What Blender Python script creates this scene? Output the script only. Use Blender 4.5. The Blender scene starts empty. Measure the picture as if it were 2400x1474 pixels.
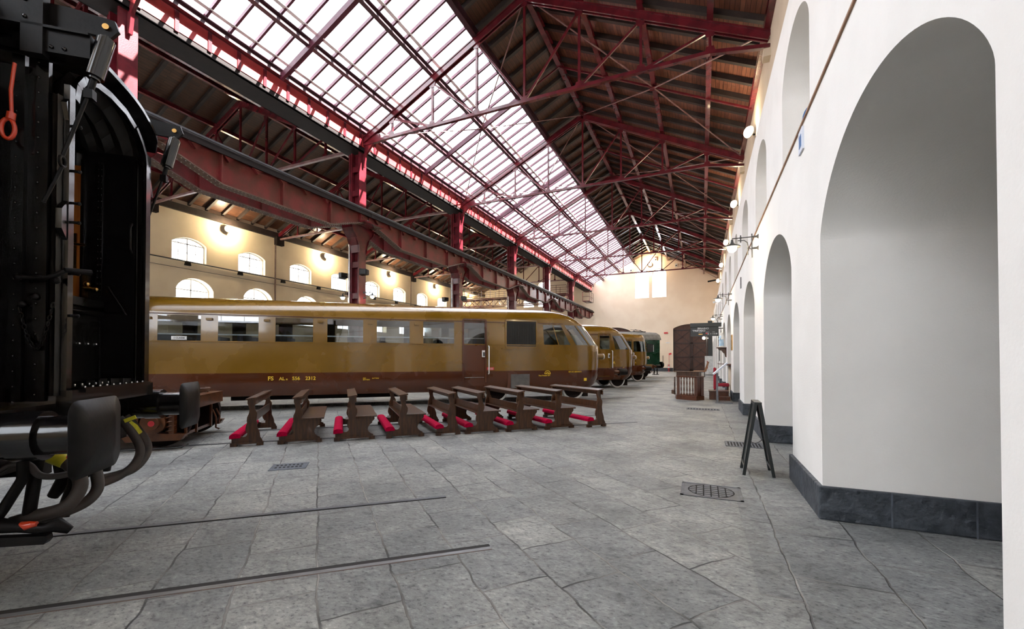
EXPO = 0.45; SKY = 7.0; FLOOD = 340; SUN = 70
import bpy, bmesh, math, random
from mathutils import Vector, Matrix
random.seed(7)
S = bpy.context.scene
COL = S.collection
PI = math.pi
# ------------------------------------------------------------------ materials
def nodes(name):
    m = bpy.data.materials.new(name); m.use_nodes = True
    nt = m.node_tree; b = nt.nodes['Principled BSDF']
    return m, nt, b
def N(nt, t, **k):
    n = nt.nodes.new(t)
    for a, v in k.items(): setattr(n, a, v)
    return n
def ramp(nt, stops):
    r = N(nt, 'ShaderNodeValToRGB'); e = r.color_ramp.elements
    while len(e) < len(stops): e.new(0.5)
    for i, (p, c) in enumerate(stops):
        e[i].position = p; e[i].color = (*c, 1)
    return r
def pmat(name, c1, c2=None, rough=.5, metal=0, coat=0, scale=4, stretch=(1,1,1), bump=0, bscale=40, rough2=None, spec=.5, contrast=(.35,.65), coord='Object'):
    m, nt, b = nodes(name); L = nt.links.new
    b.inputs['Roughness'].default_value = rough; b.inputs['Metallic'].default_value = metal
    b.inputs['Coat Weight'].default_value = coat; b.inputs['Coat Roughness'].default_value = .06
    b.inputs['Specular IOR Level'].default_value = spec
    if c2 is None: c2 = tuple(x*.8 for x in c1)
    tc = N(nt, 'ShaderNodeTexCoord'); mp = N(nt, 'ShaderNodeMapping'); mp.inputs['Scale'].default_value = stretch
    L(tc.outputs[coord], mp.inputs['Vector'])
    nz = N(nt, 'ShaderNodeTexNoise'); nz.inputs['Scale'].default_value = scale; nz.inputs['Detail'].default_value = 5
    L(mp.outputs[0], nz.inputs['Vector'])
    r = ramp(nt, [(contrast[0], c1), (contrast[1], c2)]); r.color_ramp.interpolation = 'EASE'; L(nz.outputs['Fac'], r.inputs[0]); L(r.outputs[0], b.inputs['Base Color'])
    if rough2 is not None:
        q = N(nt, 'ShaderNodeMapRange'); q.inputs[1].default_value = contrast[0]; q.inputs[2].default_value = contrast[1]
        q.inputs[3].default_value = rough; q.inputs[4].default_value = rough2
        L(nz.outputs['Fac'], q.inputs[0]); L(q.outputs[0], b.inputs['Roughness'])
    if bump:
        n2 = N(nt, 'ShaderNodeTexNoise'); n2.inputs['Scale'].default_value = bscale; n2.inputs['Detail'].default_value = 3
        L(mp.outputs[0], n2.inputs['Vector'])
        bp = N(nt, 'ShaderNodeBump'); bp.inputs['Strength'].default_value = bump; bp.inputs['Distance'].default_value = .02
        L(n2.outputs['Fac'], bp.inputs['Height']); L(bp.outputs[0], b.inputs['Normal'])
    return m
def emat(name, c, s):
    m, nt, b = nodes(name); b.inputs['Base Color'].default_value = (*c, 1)
    b.inputs['Emission Color'].default_value = (*c, 1); b.inputs['Emission Strength'].default_value = s
    return m
def gmat(name, tint=(1,1,1), gloss=.12, rough=.02):
    # thin pane: mostly clear, partly mirror
    m = bpy.data.materials.new(name); m.use_nodes = True; nt = m.node_tree; nt.nodes.clear(); L = nt.links.new
    o = N(nt, 'ShaderNodeOutputMaterial'); t = N(nt, 'ShaderNodeBsdfTransparent'); g = N(nt, 'ShaderNodeBsdfGlossy')
    t.inputs[0].default_value = (*tint, 1); g.inputs['Roughness'].default_value = rough
    lw = N(nt, 'ShaderNodeLayerWeight'); lw.inputs[0].default_value = .25
    mr = N(nt, 'ShaderNodeMapRange'); mr.inputs[3].default_value = gloss; mr.inputs[4].default_value = min(1, gloss+.6)
    L(lw.outputs['Facing'], mr.inputs[0])
    mx = N(nt, 'ShaderNodeMixShader'); L(mr.outputs[0], mx.inputs[0]); L(t.outputs[0], mx.inputs[1]); L(g.outputs[0], mx.inputs[2]); L(mx.outputs[0], o.inputs[0])
    return m
M = {}
M['plaster'] = pmat('white_plaster', (.865,.84,.795), (.825,.80,.755), rough=.85, scale=1.3, bump=.12, bscale=60)
M['cream'] = pmat('cream_plaster', (.80,.66,.46), (.74,.60,.41), rough=.85, scale=.7, bump=.08, bscale=30)
M['peach'] = pmat('peach_plaster', (.86,.73,.58), (.81,.67,.52), rough=.85, scale=.7, bump=.08, bscale=30)
M['beige'] = pmat('beige_plaster', (.66,.56,.42), (.60,.50,.37), rough=.85, scale=1)
M['plinth'] = pmat('dark_lava_plinth', (.032,.039,.048), (.062,.072,.085), rough=.55, scale=9, bump=1, bscale=18)
M['terracotta'] = pmat('terracotta_edge', (.35,.2,.12), (.25,.14,.09), rough=.8)
M['steel'] = pmat('oxblood_steel_paint', (.135,.013,.020), (.085,.009,.014), rough=.26, coat=.4, scale=3, bump=.05)
M['girder'] = pmat('worn_oxblood_girder', (.155,.017,.018), (.09,.018,.013), rough=.38, coat=.15, scale=2.5, bump=.25, bscale=30)
M['rod'] = pmat('pale_tie_rod_paint', (.30,.18,.17), (.2,.1,.1), rough=.4, scale=3)
M['rust'] = pmat('rusty_flange', (.14,.085,.06), (.09,.05,.04), rough=.6, scale=10)
M['rivet'] = pmat('bright_rivet', (.30,.27,.22), rough=.35, metal=.6)
M['violet'] = pmat('purple_red_glazing_bar', (.10,.020,.042), (.08,.015,.03), rough=.45)
M['backlit_steel'] = pmat('backlit_oxblood_steel', (.045,.010,.017), (.03,.008,.013), rough=.5)  # darker copy of the oxblood steel: backlit shade put into the colour
M['redtrim'] = pmat('bright_red_fascia', (.42,.035,.035), (.33,.025,.028), rough=.5)
M['dark'] = pmat('dark_soot_metal', (.015,.0095,.009), rough=.7, spec=.2)
M['black'] = pmat('glossy_black_enamel', (.004,.004,.005), (.007,.007,.008), rough=.2, coat=.5, spec=.4, scale=3, bump=.03, bscale=30, rough2=.26)
M['satin'] = pmat('satin_black_iron', (.006,.006,.0065), (.011,.010,.010), spec=.16, rough=.45, scale=8, bump=.04)
M['bellows'] = pmat('black_rubber_bellows', (.022,.018,.014), (.011,.010,.009), spec=.35, rough=.42, scale=6)
M['hose'] = pmat('dusty_rubber_hose', (.035,.032,.03), (.06,.045,.038), rough=.6, scale=7)
M['yellow'] = pmat('yellow_tape', (.75,.68,.03), (.6,.55,.02), rough=.45, scale=20)
M['orange'] = pmat('orange_red_enamel', (.75,.07,.02), (.65,.05,.015), rough=.3, coat=.5)
M['brass'] = pmat('brass', (.6,.36,.12), rough=.25, metal=1)
M['teak'] = pmat('varnished_teak', (.42,.13,.02), (.30,.08,.012), rough=.3, coat=.6, scale=3, stretch=(8,8,1))
M['ochre'] = pmat('ochre_isabella_paint', (.205,.104,.008), (.150,.075,.003), rough=.34, rough2=.18, coat=.7, scale=.9, contrast=(.30,.70), bump=.03, bscale=2.2)
M['maroon'] = pmat('chestnut_brown_paint', (.085,.020,.003), (.066,.014,.002), rough=.32, rough2=.2, coat=.5, scale=.9, bump=.03, bscale=2.2)
M['tread'] = pmat('white_wheel_rim', (.88,.87,.83), rough=.5)
M['bright'] = pmat('polished_aluminium', (.75,.75,.75), rough=.25, metal=1)
M['whitepaint'] = pmat('white_enamel', (.8,.8,.78), rough=.4)
M['yellowletter'] = pmat('yellow_lettering', (.85,.55,.03), rough=.5)
M['blackletter'] = pmat('black_lettering', (.02,.02,.02), rough=.5)
M['whiteletter'] = pmat('white_lettering', (.8,.8,.8), rough=.5)
M['redsign'] = pmat('red_sign', (.65,.04,.05), rough=.5)
M['carglass'] = gmat('railcar_glass', (.55,.6,.6), .16)
M['clear'] = gmat('clear_glass', (.95,.97,1.0), .03)
M['interior'] = pmat('dark_interior', (.06,.06,.06), rough=.7)
M['seat'] = pmat('dark_seat_cloth', (.035,.03,.03), rough=.8)
M['mesh'] = pmat('black_grille', (.008,.008,.008), rough=.5)
M['greygrille'] = pmat('grey_radiator_slats', (.16,.15,.14), (.09,.085,.08), rough=.5)
M['green'] = pmat('dark_green_paint', (.008,.045,.022), (.006,.034,.017), rough=.25, coat=.5)
M['greyroof'] = pmat('grey_roof_paint', (.22,.215,.2), (.15,.145,.135), rough=.6)
M['bogie'] = pmat('brown_bogie_paint', (.13,.042,.012), (.075,.024,.008), rough=.35, coat=.3, scale=6)
M['walnut'] = pmat('dark_walnut', (.082,.031,.010), (.038,.014,.005), rough=.42, coat=.25, scale=5, stretch=(6,6,.8))
M['mahogany'] = pmat('mahogany', (.11,.032,.010), (.065,.018,.007), rough=.35, coat=.25, scale=5, stretch=(6,6,.8))
M['velvet'] = pmat('crimson_velvet', (.46,.0,.040), (.36,.0,.032), spec=.1, rough=.8, scale=30, bump=.2, bscale=200)
M['doorwood'] = pmat('brown_gate_wood', (.085,.036,.024), (.055,.024,.017), rough=.55, scale=3, stretch=(4,4,.6))
M['doordark'] = pmat('dark_gate_frame', (.035,.017,.014), (.024,.013,.011), rough=.5)
M['iron'] = pmat('wrought_iron', (.05,.05,.05), rough=.5)
M['cast'] = pmat('blue_grey_cast_iron', (.10,.115,.14), (.065,.075,.09), rough=.5, scale=12)
M['hole'] = pmat('drain_hole', (.004,.004,.004), rough=.9)
M['railhead'] = pmat('worn_rail_head', (.20,.20,.205), (.13,.125,.12), rough=.4, metal=.4, scale=6, stretch=(1,8,1))
M['groove'] = pmat('rusty_groove', (.007,.005,.004), (.013,.009,.007), rough=.8)
M['greyrail'] = pmat('bluish_steel', (.13,.135,.15), rough=.4, metal=.4)
M['frame'] = pmat('white_window_frame', (.82,.80,.74), rough=.5)
M['lamp'] = emat('lit_bulb', (1,.84,.58), 40)
M['flood'] = emat('lit_flood', (1,.86,.60), 60)
M['neon'] = emat('lit_globe', (1,.9,.72), 25)
M['leather'] = pmat('tan_leather', (.30,.13,.05), rough=.5)
M['redfab'] = pmat('red_upholstery', (.35,.012,.03), rough=.8)
M['board'] = pmat('black_board', (.012,.016,.016), rough=.35)
M['bluesign'] = pmat('blue_enamel', (.05,.18,.45), rough=.3)
M['paper'] = pmat('white_printed_panel', (.72,.74,.80), (.6,.64,.72), rough=.4)
M['bluerobe'] = pmat('pale_blue_robe', (.35,.55,.72), (.6,.72,.8), rough=.5, scale=9)
M['skin'] = pmat('painted_plaster_skin', (.62,.42,.32), rough=.5)
M['greysteel'] = pmat('grey_rail_steel', (.18,.19,.21), rough=.35, metal=.5)
M['water'] = pmat('blue_plastic', (.18,.32,.7), rough=.4)
def planks(name, c1, c2, along_y=True):
    m, nt, b = nodes(name); L = nt.links.new
    tc = N(nt, 'ShaderNodeTexCoord'); sx = N(nt, 'ShaderNodeSeparateXYZ'); cx = N(nt, 'ShaderNodeCombineXYZ')
    L(tc.outputs['Object'], sx.inputs[0]); L(sx.outputs[1], cx.inputs[0]); L(sx.outputs[0], cx.inputs[1])
    br = N(nt, 'ShaderNodeTexBrick'); br.offset = .37
    br.inputs['Scale'].default_value = 1; br.inputs['Brick Width'].default_value = 3.1; br.inputs['Row Height'].default_value = .13
    br.inputs['Mortar Size'].default_value = .006; br.inputs['Color1'].default_value = (*c1,1); br.inputs['Color2'].default_value = (*c2,1)
    br.inputs['Mortar'].default_value = (.008,.005,.004,1); br.inputs['Bias'].default_value = 0
    L(cx.outputs[0], br.inputs['Vector'])
    nz = N(nt, 'ShaderNodeTexNoise'); nz.inputs['Scale'].default_value = 6; mp = N(nt, 'ShaderNodeMapping'); mp.inputs['Scale'].default_value = (3,.35,1)
    L(tc.outputs['Object'], mp.inputs[0]); L(mp.outputs[0], nz.inputs['Vector'])
    mx = N(nt, 'ShaderNodeMix', data_type='RGBA', blend_type='MULTIPLY'); mx.inputs['Factor'].default_value = .7
    r = ramp(nt, [(.3,(.5,.45,.42)), (.7,(1.15,1.1,1.05))]); L(nz.outputs['Fac'], r.inputs[0])
    L(br.outputs['Color'], mx.inputs[6]); L(r.outputs[0], mx.inputs[7]); L(mx.outputs[2], b.inputs['Base Color'])
    b.inputs['Roughness'].default_value = .34
    return m
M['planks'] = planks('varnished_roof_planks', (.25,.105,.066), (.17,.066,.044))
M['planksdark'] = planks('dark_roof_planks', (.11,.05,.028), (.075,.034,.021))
M['rafter'] = pmat('dark_timber_rafter', (.035,.022,.018), (.022,.015,.013), rough=.6, scale=4)
def stone():
    m, nt, b = nodes('lava_stone_paving'); L = nt.links.new
    tc = N(nt, 'ShaderNodeTexCoord'); sx = N(nt, 'ShaderNodeSeparateXYZ'); L(tc.outputs['Object'], sx.inputs[0])
    # gentle wobble of the joints
    wn = N(nt, 'ShaderNodeTexNoise'); wn.inputs['Scale'].default_value = 3.2; wn.inputs['Detail'].default_value = 3; L(tc.outputs['Object'], wn.inputs['Vector'])
    ws = N(nt, 'ShaderNodeVectorMath', operation='SUBTRACT'); ws.inputs[1].default_value = (.5,.5,.5); L(wn.outputs['Color'], ws.inputs[0])
    wm = N(nt, 'ShaderNodeVectorMath', operation='SCALE'); wm.inputs['Scale'].default_value = .075; L(ws.outputs[0], wm.inputs[0])
    wa = N(nt, 'ShaderNodeVectorMath', operation='ADD'); L(tc.outputs['Object'], wa.inputs[0]); L(wm.outputs[0], wa.inputs[1])
    def brick(ang, w, h, off):
        mp = N(nt, 'ShaderNodeMapping'); mp.inputs['Rotation'].default_value = (0,0,ang); L(wa.outputs[0], mp.inputs[0])
        br = N(nt, 'ShaderNodeTexBrick'); br.offset = off; br.squash = .8; br.squash_frequency = 3
        br.inputs['Scale'].default_value = 1; br.inputs['Brick Width'].default_value = w; br.inputs['Row Height'].default_value = h
        br.inputs['Mortar Size'].default_value = .009; br.inputs['Mortar Smooth'].default_value = .6
        br.inputs['Color1'].default_value = (.0,.0,.0,1); br.inputs['Color2'].default_value = (1,1,1,1); br.inputs['Mortar'].default_value = (.5,.5,.5,1)
        L(mp.outputs[0], br.inputs['Vector']); return br
    a = brick(-.8405+PI/2, .74, .47, .43); c = brick(PI/2, .85, .55, .5)
    gt = N(nt, 'ShaderNodeMath', operation='GREATER_THAN'); gt.inputs[1].default_value = .32; L(sx.outputs[0], gt.inputs[0])
    mf = N(nt, 'ShaderNodeMix', data_type='FLOAT'); L(gt.outputs[0], mf.inputs[0]); L(a.outputs['Fac'], mf.inputs[2]); L(c.outputs['Fac'], mf.inputs[3])
    mc = N(nt, 'ShaderNodeMix', data_type='RGBA'); L(gt.outputs[0], mc.inputs[0]); L(a.outputs['Color'], mc.inputs[6]); L(c.outputs['Color'], mc.inputs[7])
    n1 = N(nt, 'ShaderNodeTexNoise'); n1.inputs['Scale'].default_value = 1.1; n1.inputs['Detail'].default_value = 6; n1.inputs['Roughness'].default_value = .6; L(tc.outputs['Object'], n1.inputs['Vector'])
    n2 = N(nt, 'ShaderNodeTexNoise'); n2.inputs['Scale'].default_value = 34; n2.inputs['Detail'].default_value = 6; n2.inputs['Roughness'].default_value = .72
    ms = N(nt, 'ShaderNodeMapping'); ms.inputs['Rotation'].default_value = (0,0,-.84); ms.inputs['Scale'].default_value = (.75,1.2,1); L(tc.outputs['Object'], ms.inputs[0]); L(ms.outputs[0], n2.inputs['Vector'])
    r1 = ramp(nt, [(.28,(.16,.165,.162)), (.50,(.285,.290,.280)), (.72,(.41,.410,.385))]); L(n1.outputs['Fac'], r1.inputs[0])
    r2 = ramp(nt, [(.33,(.16,.16,.17)), (.45,(.86,.86,.86)), (.60,(1.08,1.08,1.07)), (.72,(2.1,2.08,2.05))]); L(n2.outputs['Fac'], r2.inputs[0])
    x1 = N(nt, 'ShaderNodeMix', data_type='RGBA', blend_type='MULTIPLY'); x1.inputs[0].default_value = 1; L(r1.outputs[0], x1.inputs[6]); L(r2.outputs[0], x1.inputs[7])
    n4 = N(nt, 'ShaderNodeTexNoise'); n4.inputs['Scale'].default_value = 11; n4.inputs['Detail'].default_value = 8; n4.inputs['Roughness'].default_value = .68; n4.inputs['Distortion'].default_value = .6; L(ms.outputs[0], n4.inputs['Vector'])
    r4 = ramp(nt, [(.30,(.34,.34,.35)), (.44,(.88,.88,.88)), (.58,(1.08,1.08,1.07)), (.72,(1.55,1.54,1.52))]); L(n4.outputs['Fac'], r4.inputs[0])
    x0 = N(nt, 'ShaderNodeMix', data_type='RGBA', blend_type='MULTIPLY'); x0.inputs[0].default_value = .9; L(x1.outputs[2], x0.inputs[6]); L(r4.outputs[0], x0.inputs[7]); x1 = x0
    r3 = ramp(nt, [(0,(.84,.85,.87)), (1,(1.14,1.13,1.10))]); L(mc.outputs[2], r3.inputs[0])
    x2 = N(nt, 'ShaderNodeMix', data_type='RGBA', blend_type='MULTIPLY'); x2.inputs[0].default_value = 1; L(x1.outputs[2], x2.inputs[6]); L(r3.outputs[0], x2.inputs[7])
    # joints: pale mortar here, dark gap there
    n3 = N(nt, 'ShaderNodeTexNoise'); n3.inputs['Scale'].default_value = 1.7; L(tc.outputs['Object'], n3.inputs['Vector'])
    rj = ramp(nt, [(.40,(.05,.05,.05)), (.50,(.20,.19,.175)), (.68,(.40,.38,.35))]); L(n3.outputs['Fac'], rj.inputs[0])
    x3 = N(nt, 'ShaderNodeMix', data_type='RGBA'); L(mf.outputs[0], x3.inputs[0]); L(x2.outputs[2], x3.inputs[6]); L(rj.outputs[0], x3.inputs[7])
    L(x3.outputs[2], b.inputs['Base Color'])
    hh = N(nt, 'ShaderNodeMath', operation='MULTIPLY_ADD'); hh.inputs[1].default_value = 1.6; L(n4.outputs['Fac'], hh.inputs[0]); L(n2.outputs['Fac'], hh.inputs[2])
    h = N(nt, 'ShaderNodeMath', operation='MULTIPLY_ADD'); h.inputs[1].default_value = -.8; L(mf.outputs[0], h.inputs[0]); L(hh.outputs[0], h.inputs[2])
    bp = N(nt, 'ShaderNodeBump'); bp.inputs['Strength'].default_value = .8; bp.inputs['Distance'].default_value = .016; L(h.outputs[0], bp.inputs['Height']); L(bp.outputs[0], b.inputs['Normal'])
    rr = N(nt, 'ShaderNodeMapRange'); rr.inputs[3].default_value = .38; rr.inputs[4].default_value = .62; L(n2.outputs['Fac'], rr.inputs[0]); L(rr.outputs[0], b.inputs['Roughness'])
    return m
M['stone'] = stone()

# ------------------------------------------------------------------ mesh builder
class MB:
    def __init__(s, off=(0,0,0)):
        s.v = []; s.f = []; s.sm = []; s.o = Vector(off)
    def add(s, vs, fs, smooth=False):
        n = len(s.v); s.v += [Vector(p) - s.o for p in vs]
        for f in fs: s.f.append(tuple(i+n for i in f)); s.sm.append(smooth)
        return s
    def box(s, x0, x1, y0, y1, z0, z1):
        return s.add([(x0,y0,z0),(x1,y0,z0),(x1,y1,z0),(x0,y1,z0),(x0,y0,z1),(x1,y0,z1),(x1,y1,z1),(x0,y1,z1)],
                     [(3,2,1,0),(4,5,6,7),(0,1,5,4),(1,2,6,5),(2,3,7,6),(3,0,4,7)])
    def bar(s, p, q, w, h, up=(0,0,1)):
        p = Vector(p); q = Vector(q); d = (q-p).normalized(); up = Vector(up)
        if abs(d.dot(up)) > .98: up = Vector((1,0,0)) if abs(d.x) < .9 else Vector((0,1,0))
        a = d.cross(up).normalized()*w/2; b = a.cross(d).normalized()*h/2
        vs = [e+i*a+j*b for e in (p,q) for i,j in ((-1,-1),(1,-1),(1,1),(-1,1))]
        return s.add(vs, [(0,1,2,3),(7,6,5,4),(0,4,5,1),(1,5,6,2),(2,6,7,3),(3,7,4,0)])
    def ibeam(s, p, q, w, h, t=.025, up=(0,0,1)):
        p = Vector(p); q = Vector(q); u = Vector(up); d = (q-p).normalized(); u = (u - d*u.dot(d)).normalized()
        s.bar(p+u*(h/2-t/2), q+u*(h/2-t/2), w, t, up); s.bar(p-u*(h/2-t/2), q-u*(h/2-t/2), w, t, up); return s.bar(p, q, t, h-2*t, up)
    def tube(s, pts, r, n=10, cap=True, closed=False):
        P = [Vector(p) for p in pts]; k = len(P); rings = []; ref = None
        for i in range(k):
            if closed: d = P[(i+1) % k]-P[i-1]
            else: d = P[min(i+1,k-1)]-P[max(i-1,0)]
            d.normalize()
            if ref is None: ref = Vector((0,0,1)) if abs(d.z) < .9 else Vector((1,0,0))
            a = (ref - d*ref.dot(d)).normalized(); b = d.cross(a); ref = a
            rr = r[i] if isinstance(r, (list,tuple)) else r
            rings.append([P[i]+(a*math.cos(2*PI*j/n)+b*math.sin(2*PI*j/n))*rr for j in range(n)])
        vs = [v for R in rings for v in R]; fs = []
        for i in range(k if closed else k-1):
            for j in range(n):
                i2 = (i+1) % k
                fs.append((i*n+j, i*n+(j+1)%n, i2*n+(j+1)%n, i2*n+j))
        s.add(vs, fs, True)
        if cap and not closed:
            s.add(rings[0], [tuple(range(n))[::-1]]); s.add(rings[-1], [tuple(range(n))])
        return s
    def cyl(s, p, q, r, n=16, r2=None): return s.tube([p,q], [r, r if r2 is None else r2], n)
    def lathe(s, org, prof, n=20, ax=(0,0,1)):
        d = Vector(ax).normalized(); o = Vector(org)
        return s.tube([o+d*z for z,_ in prof], [max(r,.0005) for _,r in prof], n)
    def prism(s, poly, org, ex, ey, ez):
        # polygon (a,b) in ex,ey extruded along vector ez
        o = Vector(org); ex = Vector(ex); ey = Vector(ey); ez = Vector(ez); n = len(poly)
        A = [o+ex*a+ey*b for a,b in poly]; B = [p+ez for p in A]
        s.add(A, [tuple(range(n))[::-1]]); s.add(B, [tuple(range(n))])
        for i in range(n):
            j = (i+1) % n; s.add([A[i],A[j],B[j],B[i]], [(0,1,2,3)])
        return s
    def sphere(s, c, r, n=12, sc=(1,1,1)):
        c = Vector(c); m = n//2; vs = []; fs = []
        for i in range(m+1):
            t = PI*i/m
            for j in range(n):
                a = 2*PI*j/n; vs.append(c+Vector((r*sc[0]*math.sin(t)*math.cos(a), r*sc[1]*math.sin(t)*math.sin(a), r*sc[2]*math.cos(t))))
        for i in range(m):
            for j in range(n): fs.append((i*n+j, (i+1)*n+j, (i+1)*n+(j+1)%n, i*n+(j+1)%n))
        return s.add(vs, fs, True)
    def quad(s, a, b, c, d): return s.add([a,b,c,d], [(0,1,2,3)])
    def mesh(s, name, mat, merge=False, bevel=0):
        me = bpy.data.meshes.new(name); me.from_pydata([tuple(v) for v in s.v], [], s.f); me.polygons.foreach_set('use_smooth', s.sm)
        bm = bmesh.new(); bm.from_mesh(me)
        bmesh.ops.remove_doubles(bm, verts=bm.verts, dist=1e-5) if merge else None
        bmesh.ops.recalc_face_normals(bm, faces=bm.faces) if merge else None
        bm.to_mesh(me); bm.free()
        me.materials.append(M[mat]); me.update(); return me
    def build(s, name, mat, parent=None, label=None, merge=False, bevel=0):
        o = bpy.data.objects.new(name, s.mesh(name, mat, merge)); COL.objects.link(o)
        if parent: o.parent = parent
        if label: o['label'] = label
        if bevel:
            b = o.modifiers.new('edge', 'BEVEL'); b.width = bevel; b.segments = 2; b.limit_method = 'ANGLE'
        return o
def tag(o, label, cat, group=None):
    o['label'] = label; o['category'] = cat
    if group: o['group'] = group
    return o
def thing(name, label, cat, loc=(0,0,0), rz=0, group=None):
    o = bpy.data.objects.new(name, None); COL.objects.link(o); o.empty_display_size = .2
    o.location = loc; o.rotation_euler = (0,0,rz); return tag(o, label, cat, group)
def struct(o): o['kind'] = 'structure'; return o
def dup(root, loc, rz, label, group=None):
    r = root.copy(); COL.objects.link(r); r.location = loc; r.rotation_euler = (0,0,rz); r['label'] = label
    if group: r['group'] = group
    for ch in list(root.children):
        c = ch.copy(); COL.objects.link(c); c.parent = r
        for g in list(ch.children):
            d = g.copy(); COL.objects.link(d); d.parent = c
    return r
def text(name, s, size, org, ex, ey, mat, parent, off=(0,0,0), depth=.003, align='LEFT', sx=1):
    cu = bpy.data.curves.new(name, 'FONT'); cu.body = s; cu.size = size; cu.extrude = depth; cu.align_x = align; cu.offset = size*.022
    t = bpy.data.objects.new('tmp', cu); me = bpy.data.meshes.new_from_object(t); bpy.data.objects.remove(t); bpy.data.curves.remove(cu)
    ex = Vector(ex).normalized(); ey = Vector(ey).normalized(); ez = ex.cross(ey); o = Vector(org)-Vector(off)
    for v in me.vertices: v.co = o + ex*v.co.x*sx + ey*v.co.y + ez*v.co.z
    me.materials.clear(); me.materials.append(M[mat]); me.name = name
    ob = bpy.data.objects.new(name, me); COL.objects.link(ob)
    if parent: ob.parent = parent
    return ob
# track frame: u along the tracks, v across them (away from the camera)
ANG = math.radians(90-48.1576)
Uv = Vector((math.cos(ANG), math.sin(ANG), 0)); Vv = Vector((-math.sin(ANG), math.cos(ANG), 0))
def W(u, v, z=0): return Uv*u + Vv*v + Vector((0,0,z))
# ------------------------------------------------------------------ camera
H = 1.45
cd = bpy.data.cameras.new('camera'); cam = bpy.data.objects.new('camera', cd); COL.objects.link(cam); S.camera = cam
cd.sensor_width = 36; cd.sensor_fit = 'HORIZONTAL'; cd.lens = 36*1005/2400; cd.clip_start = .05; cd.clip_end = 400
tilt = .0132
cam.location = (0,0,H); cam.rotation_euler = (PI/2+tilt, 0, math.radians(23.88))
cd.shift_y = (842-737-1005*math.tan(tilt))/2400
S.view_settings.view_transform = 'Standard'; S.view_settings.look = 'None'; S.view_settings.gamma = 1; S.view_settings.exposure = EXPO if 'EXPO' in globals() else 0
S.view_settings.use_curve_mapping = False
# ================================================================== THE HALL
XC = -13.2; XL = -28.65; YF = 54.8; YN = -9.0; BAY = 8.06; Y0 = 5.79
TY = [Y0+BAY*i for i in range(6)]
def zc(x): return 14.3-.49*abs(x+5.65)
def zl(x): return 14.3-.48*abs(x+20.95)
# ---- floor with the inspection pit under the long railcar (uv frame)
fl = MB()
pu0, pu1, pv0, pv1 = -11, 6.75, 14.12, 15.30
R = 80
for (a,b,c,d) in ((-R,R,-R,pv0), (-R,R,pv1,R), (-R,pu0,pv0,pv1), (pu1,R,pv0,pv1)):
    fl.quad(W(a,c), W(b,c), W(b,d), W(a,d))
D = -1.1
fl.quad(W(pu0,pv0,D), W(pu1,pv0,D), W(pu1,pv1,D), W(pu0,pv1,D))
for (a,c,b,d) in ((pu0,pv0,pu1,pv0),(pu1,pv0,pu1,pv1),(pu1,pv1,pu0,pv1),(pu0,pv1,pu0,pv0)):
    fl.quad(W(a,c), W(b,d), W(b,d,D), W(a,c,D))
# trim the floor to the walls
me = fl.mesh('floor', 'stone', merge=True)
bm = bmesh.new(); bm.from_mesh(me)
for co, no in (((2.6,0,0),(1,0,0)), ((XL-.4,0,0),(-1,0,0)), ((0,YF+.3,0),(0,1,0)), ((0,YN-.3,0),(0,-1,0))):
    bmesh.ops.bisect_plane(bm, geom=bm.verts[:]+bm.edges[:]+bm.faces[:], plane_co=co, plane_no=no, clear_outer=True)
bmesh.ops.recalc_face_normals(bm, faces=bm.faces)
bm.to_mesh(me); bm.free()
fo = bpy.data.objects.new('floor', me); COL.objects.link(fo); struct(fo)
# ---- arcaded right wall
P = 3.96
arch_c = [3.45+P*i for i in range(-3,13)]
def archcurve(c, hw, z0, rise, n=48, mix=.5):
    Rr = (hw*hw+rise*rise)/(2*rise); out = []
    for i in range(n+1):
        a = PI*i/n; t = math.cos(a)
        e = math.sin(a)*rise; g = math.sqrt(max(Rr*Rr-(t*hw)**2,0))-(Rr-rise)
        out.append((c+t*hw, z0+mix*e+(1-mix)*g))
    return out
def arcade(name, mat, X, depth, zb, zt, centres, hw, zs, rise, y0, y1, mix=.5):
    m = MB(); y = y0
    for c in centres:
        if c-hw < y0 or c+hw > y1: continue
        m.quad((X,c-hw,zb),(X,y,zb),(X,y,zt),(X,c-hw,zt)); cur = archcurve(c,hw,zs,rise,mix=mix)
        for (a,za),(b,zb2) in zip(cur, cur[1:]): m.quad((X,a,za),(X,b,zb2),(X,b,zt),(X,a,zt))
        # jambs and vault
        Xd = X+depth
        m.quad((X,c+hw,zb),(Xd,c+hw,zb),(Xd,c+hw,zs),(X,c+hw,zs)); m.quad((X,c-hw,zb),(X,c-hw,zs),(Xd,c-hw,zs),(Xd,c-hw,zb))
        vs = [(X,a,z) for a,z in cur]+[(Xd,a,z) for a,z in cur]; n = len(cur)
        m.add(vs, [(i,i+1,n+i+1,n+i) for i in range(n-1)], True)
        m.add([(Xd,c-hw,zb),(Xd,c+hw,zb)]+[(Xd,a,z) for a,z in cur], [tuple(range(n+2))])
        # the reveal is lined: a back to the niche
        y = c+hw
    m.quad((X,y1,zb),(X,y,zb),(X,y,zt),(X,y1,zt))
    return m.build(name, mat)
wr = struct(arcade('wall_right', 'plaster', 1.0, 1.55, 0, 3.97, arch_c, 1.285, 2.54, .71, YN, YF))
wu = struct(arcade('wall_right', 'plaster', 1.27, .8, 3.97, 7.05, [7.47+P*i for i in range(-4,12)], 1.0, 5.82, .62, YN, YF, .7))
m = MB(); m.quad((1.0,YN,3.97),(1.0,YF,3.97),(1.27,YF,3.97),(1.27,YN,3.97)); m.quad((1.27,YN,7.05),(1.27,YF,7.05),(1.8,YF,7.05),(1.8,YN,7.05))
m.build('ledge', 'plaster', wr)
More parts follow.
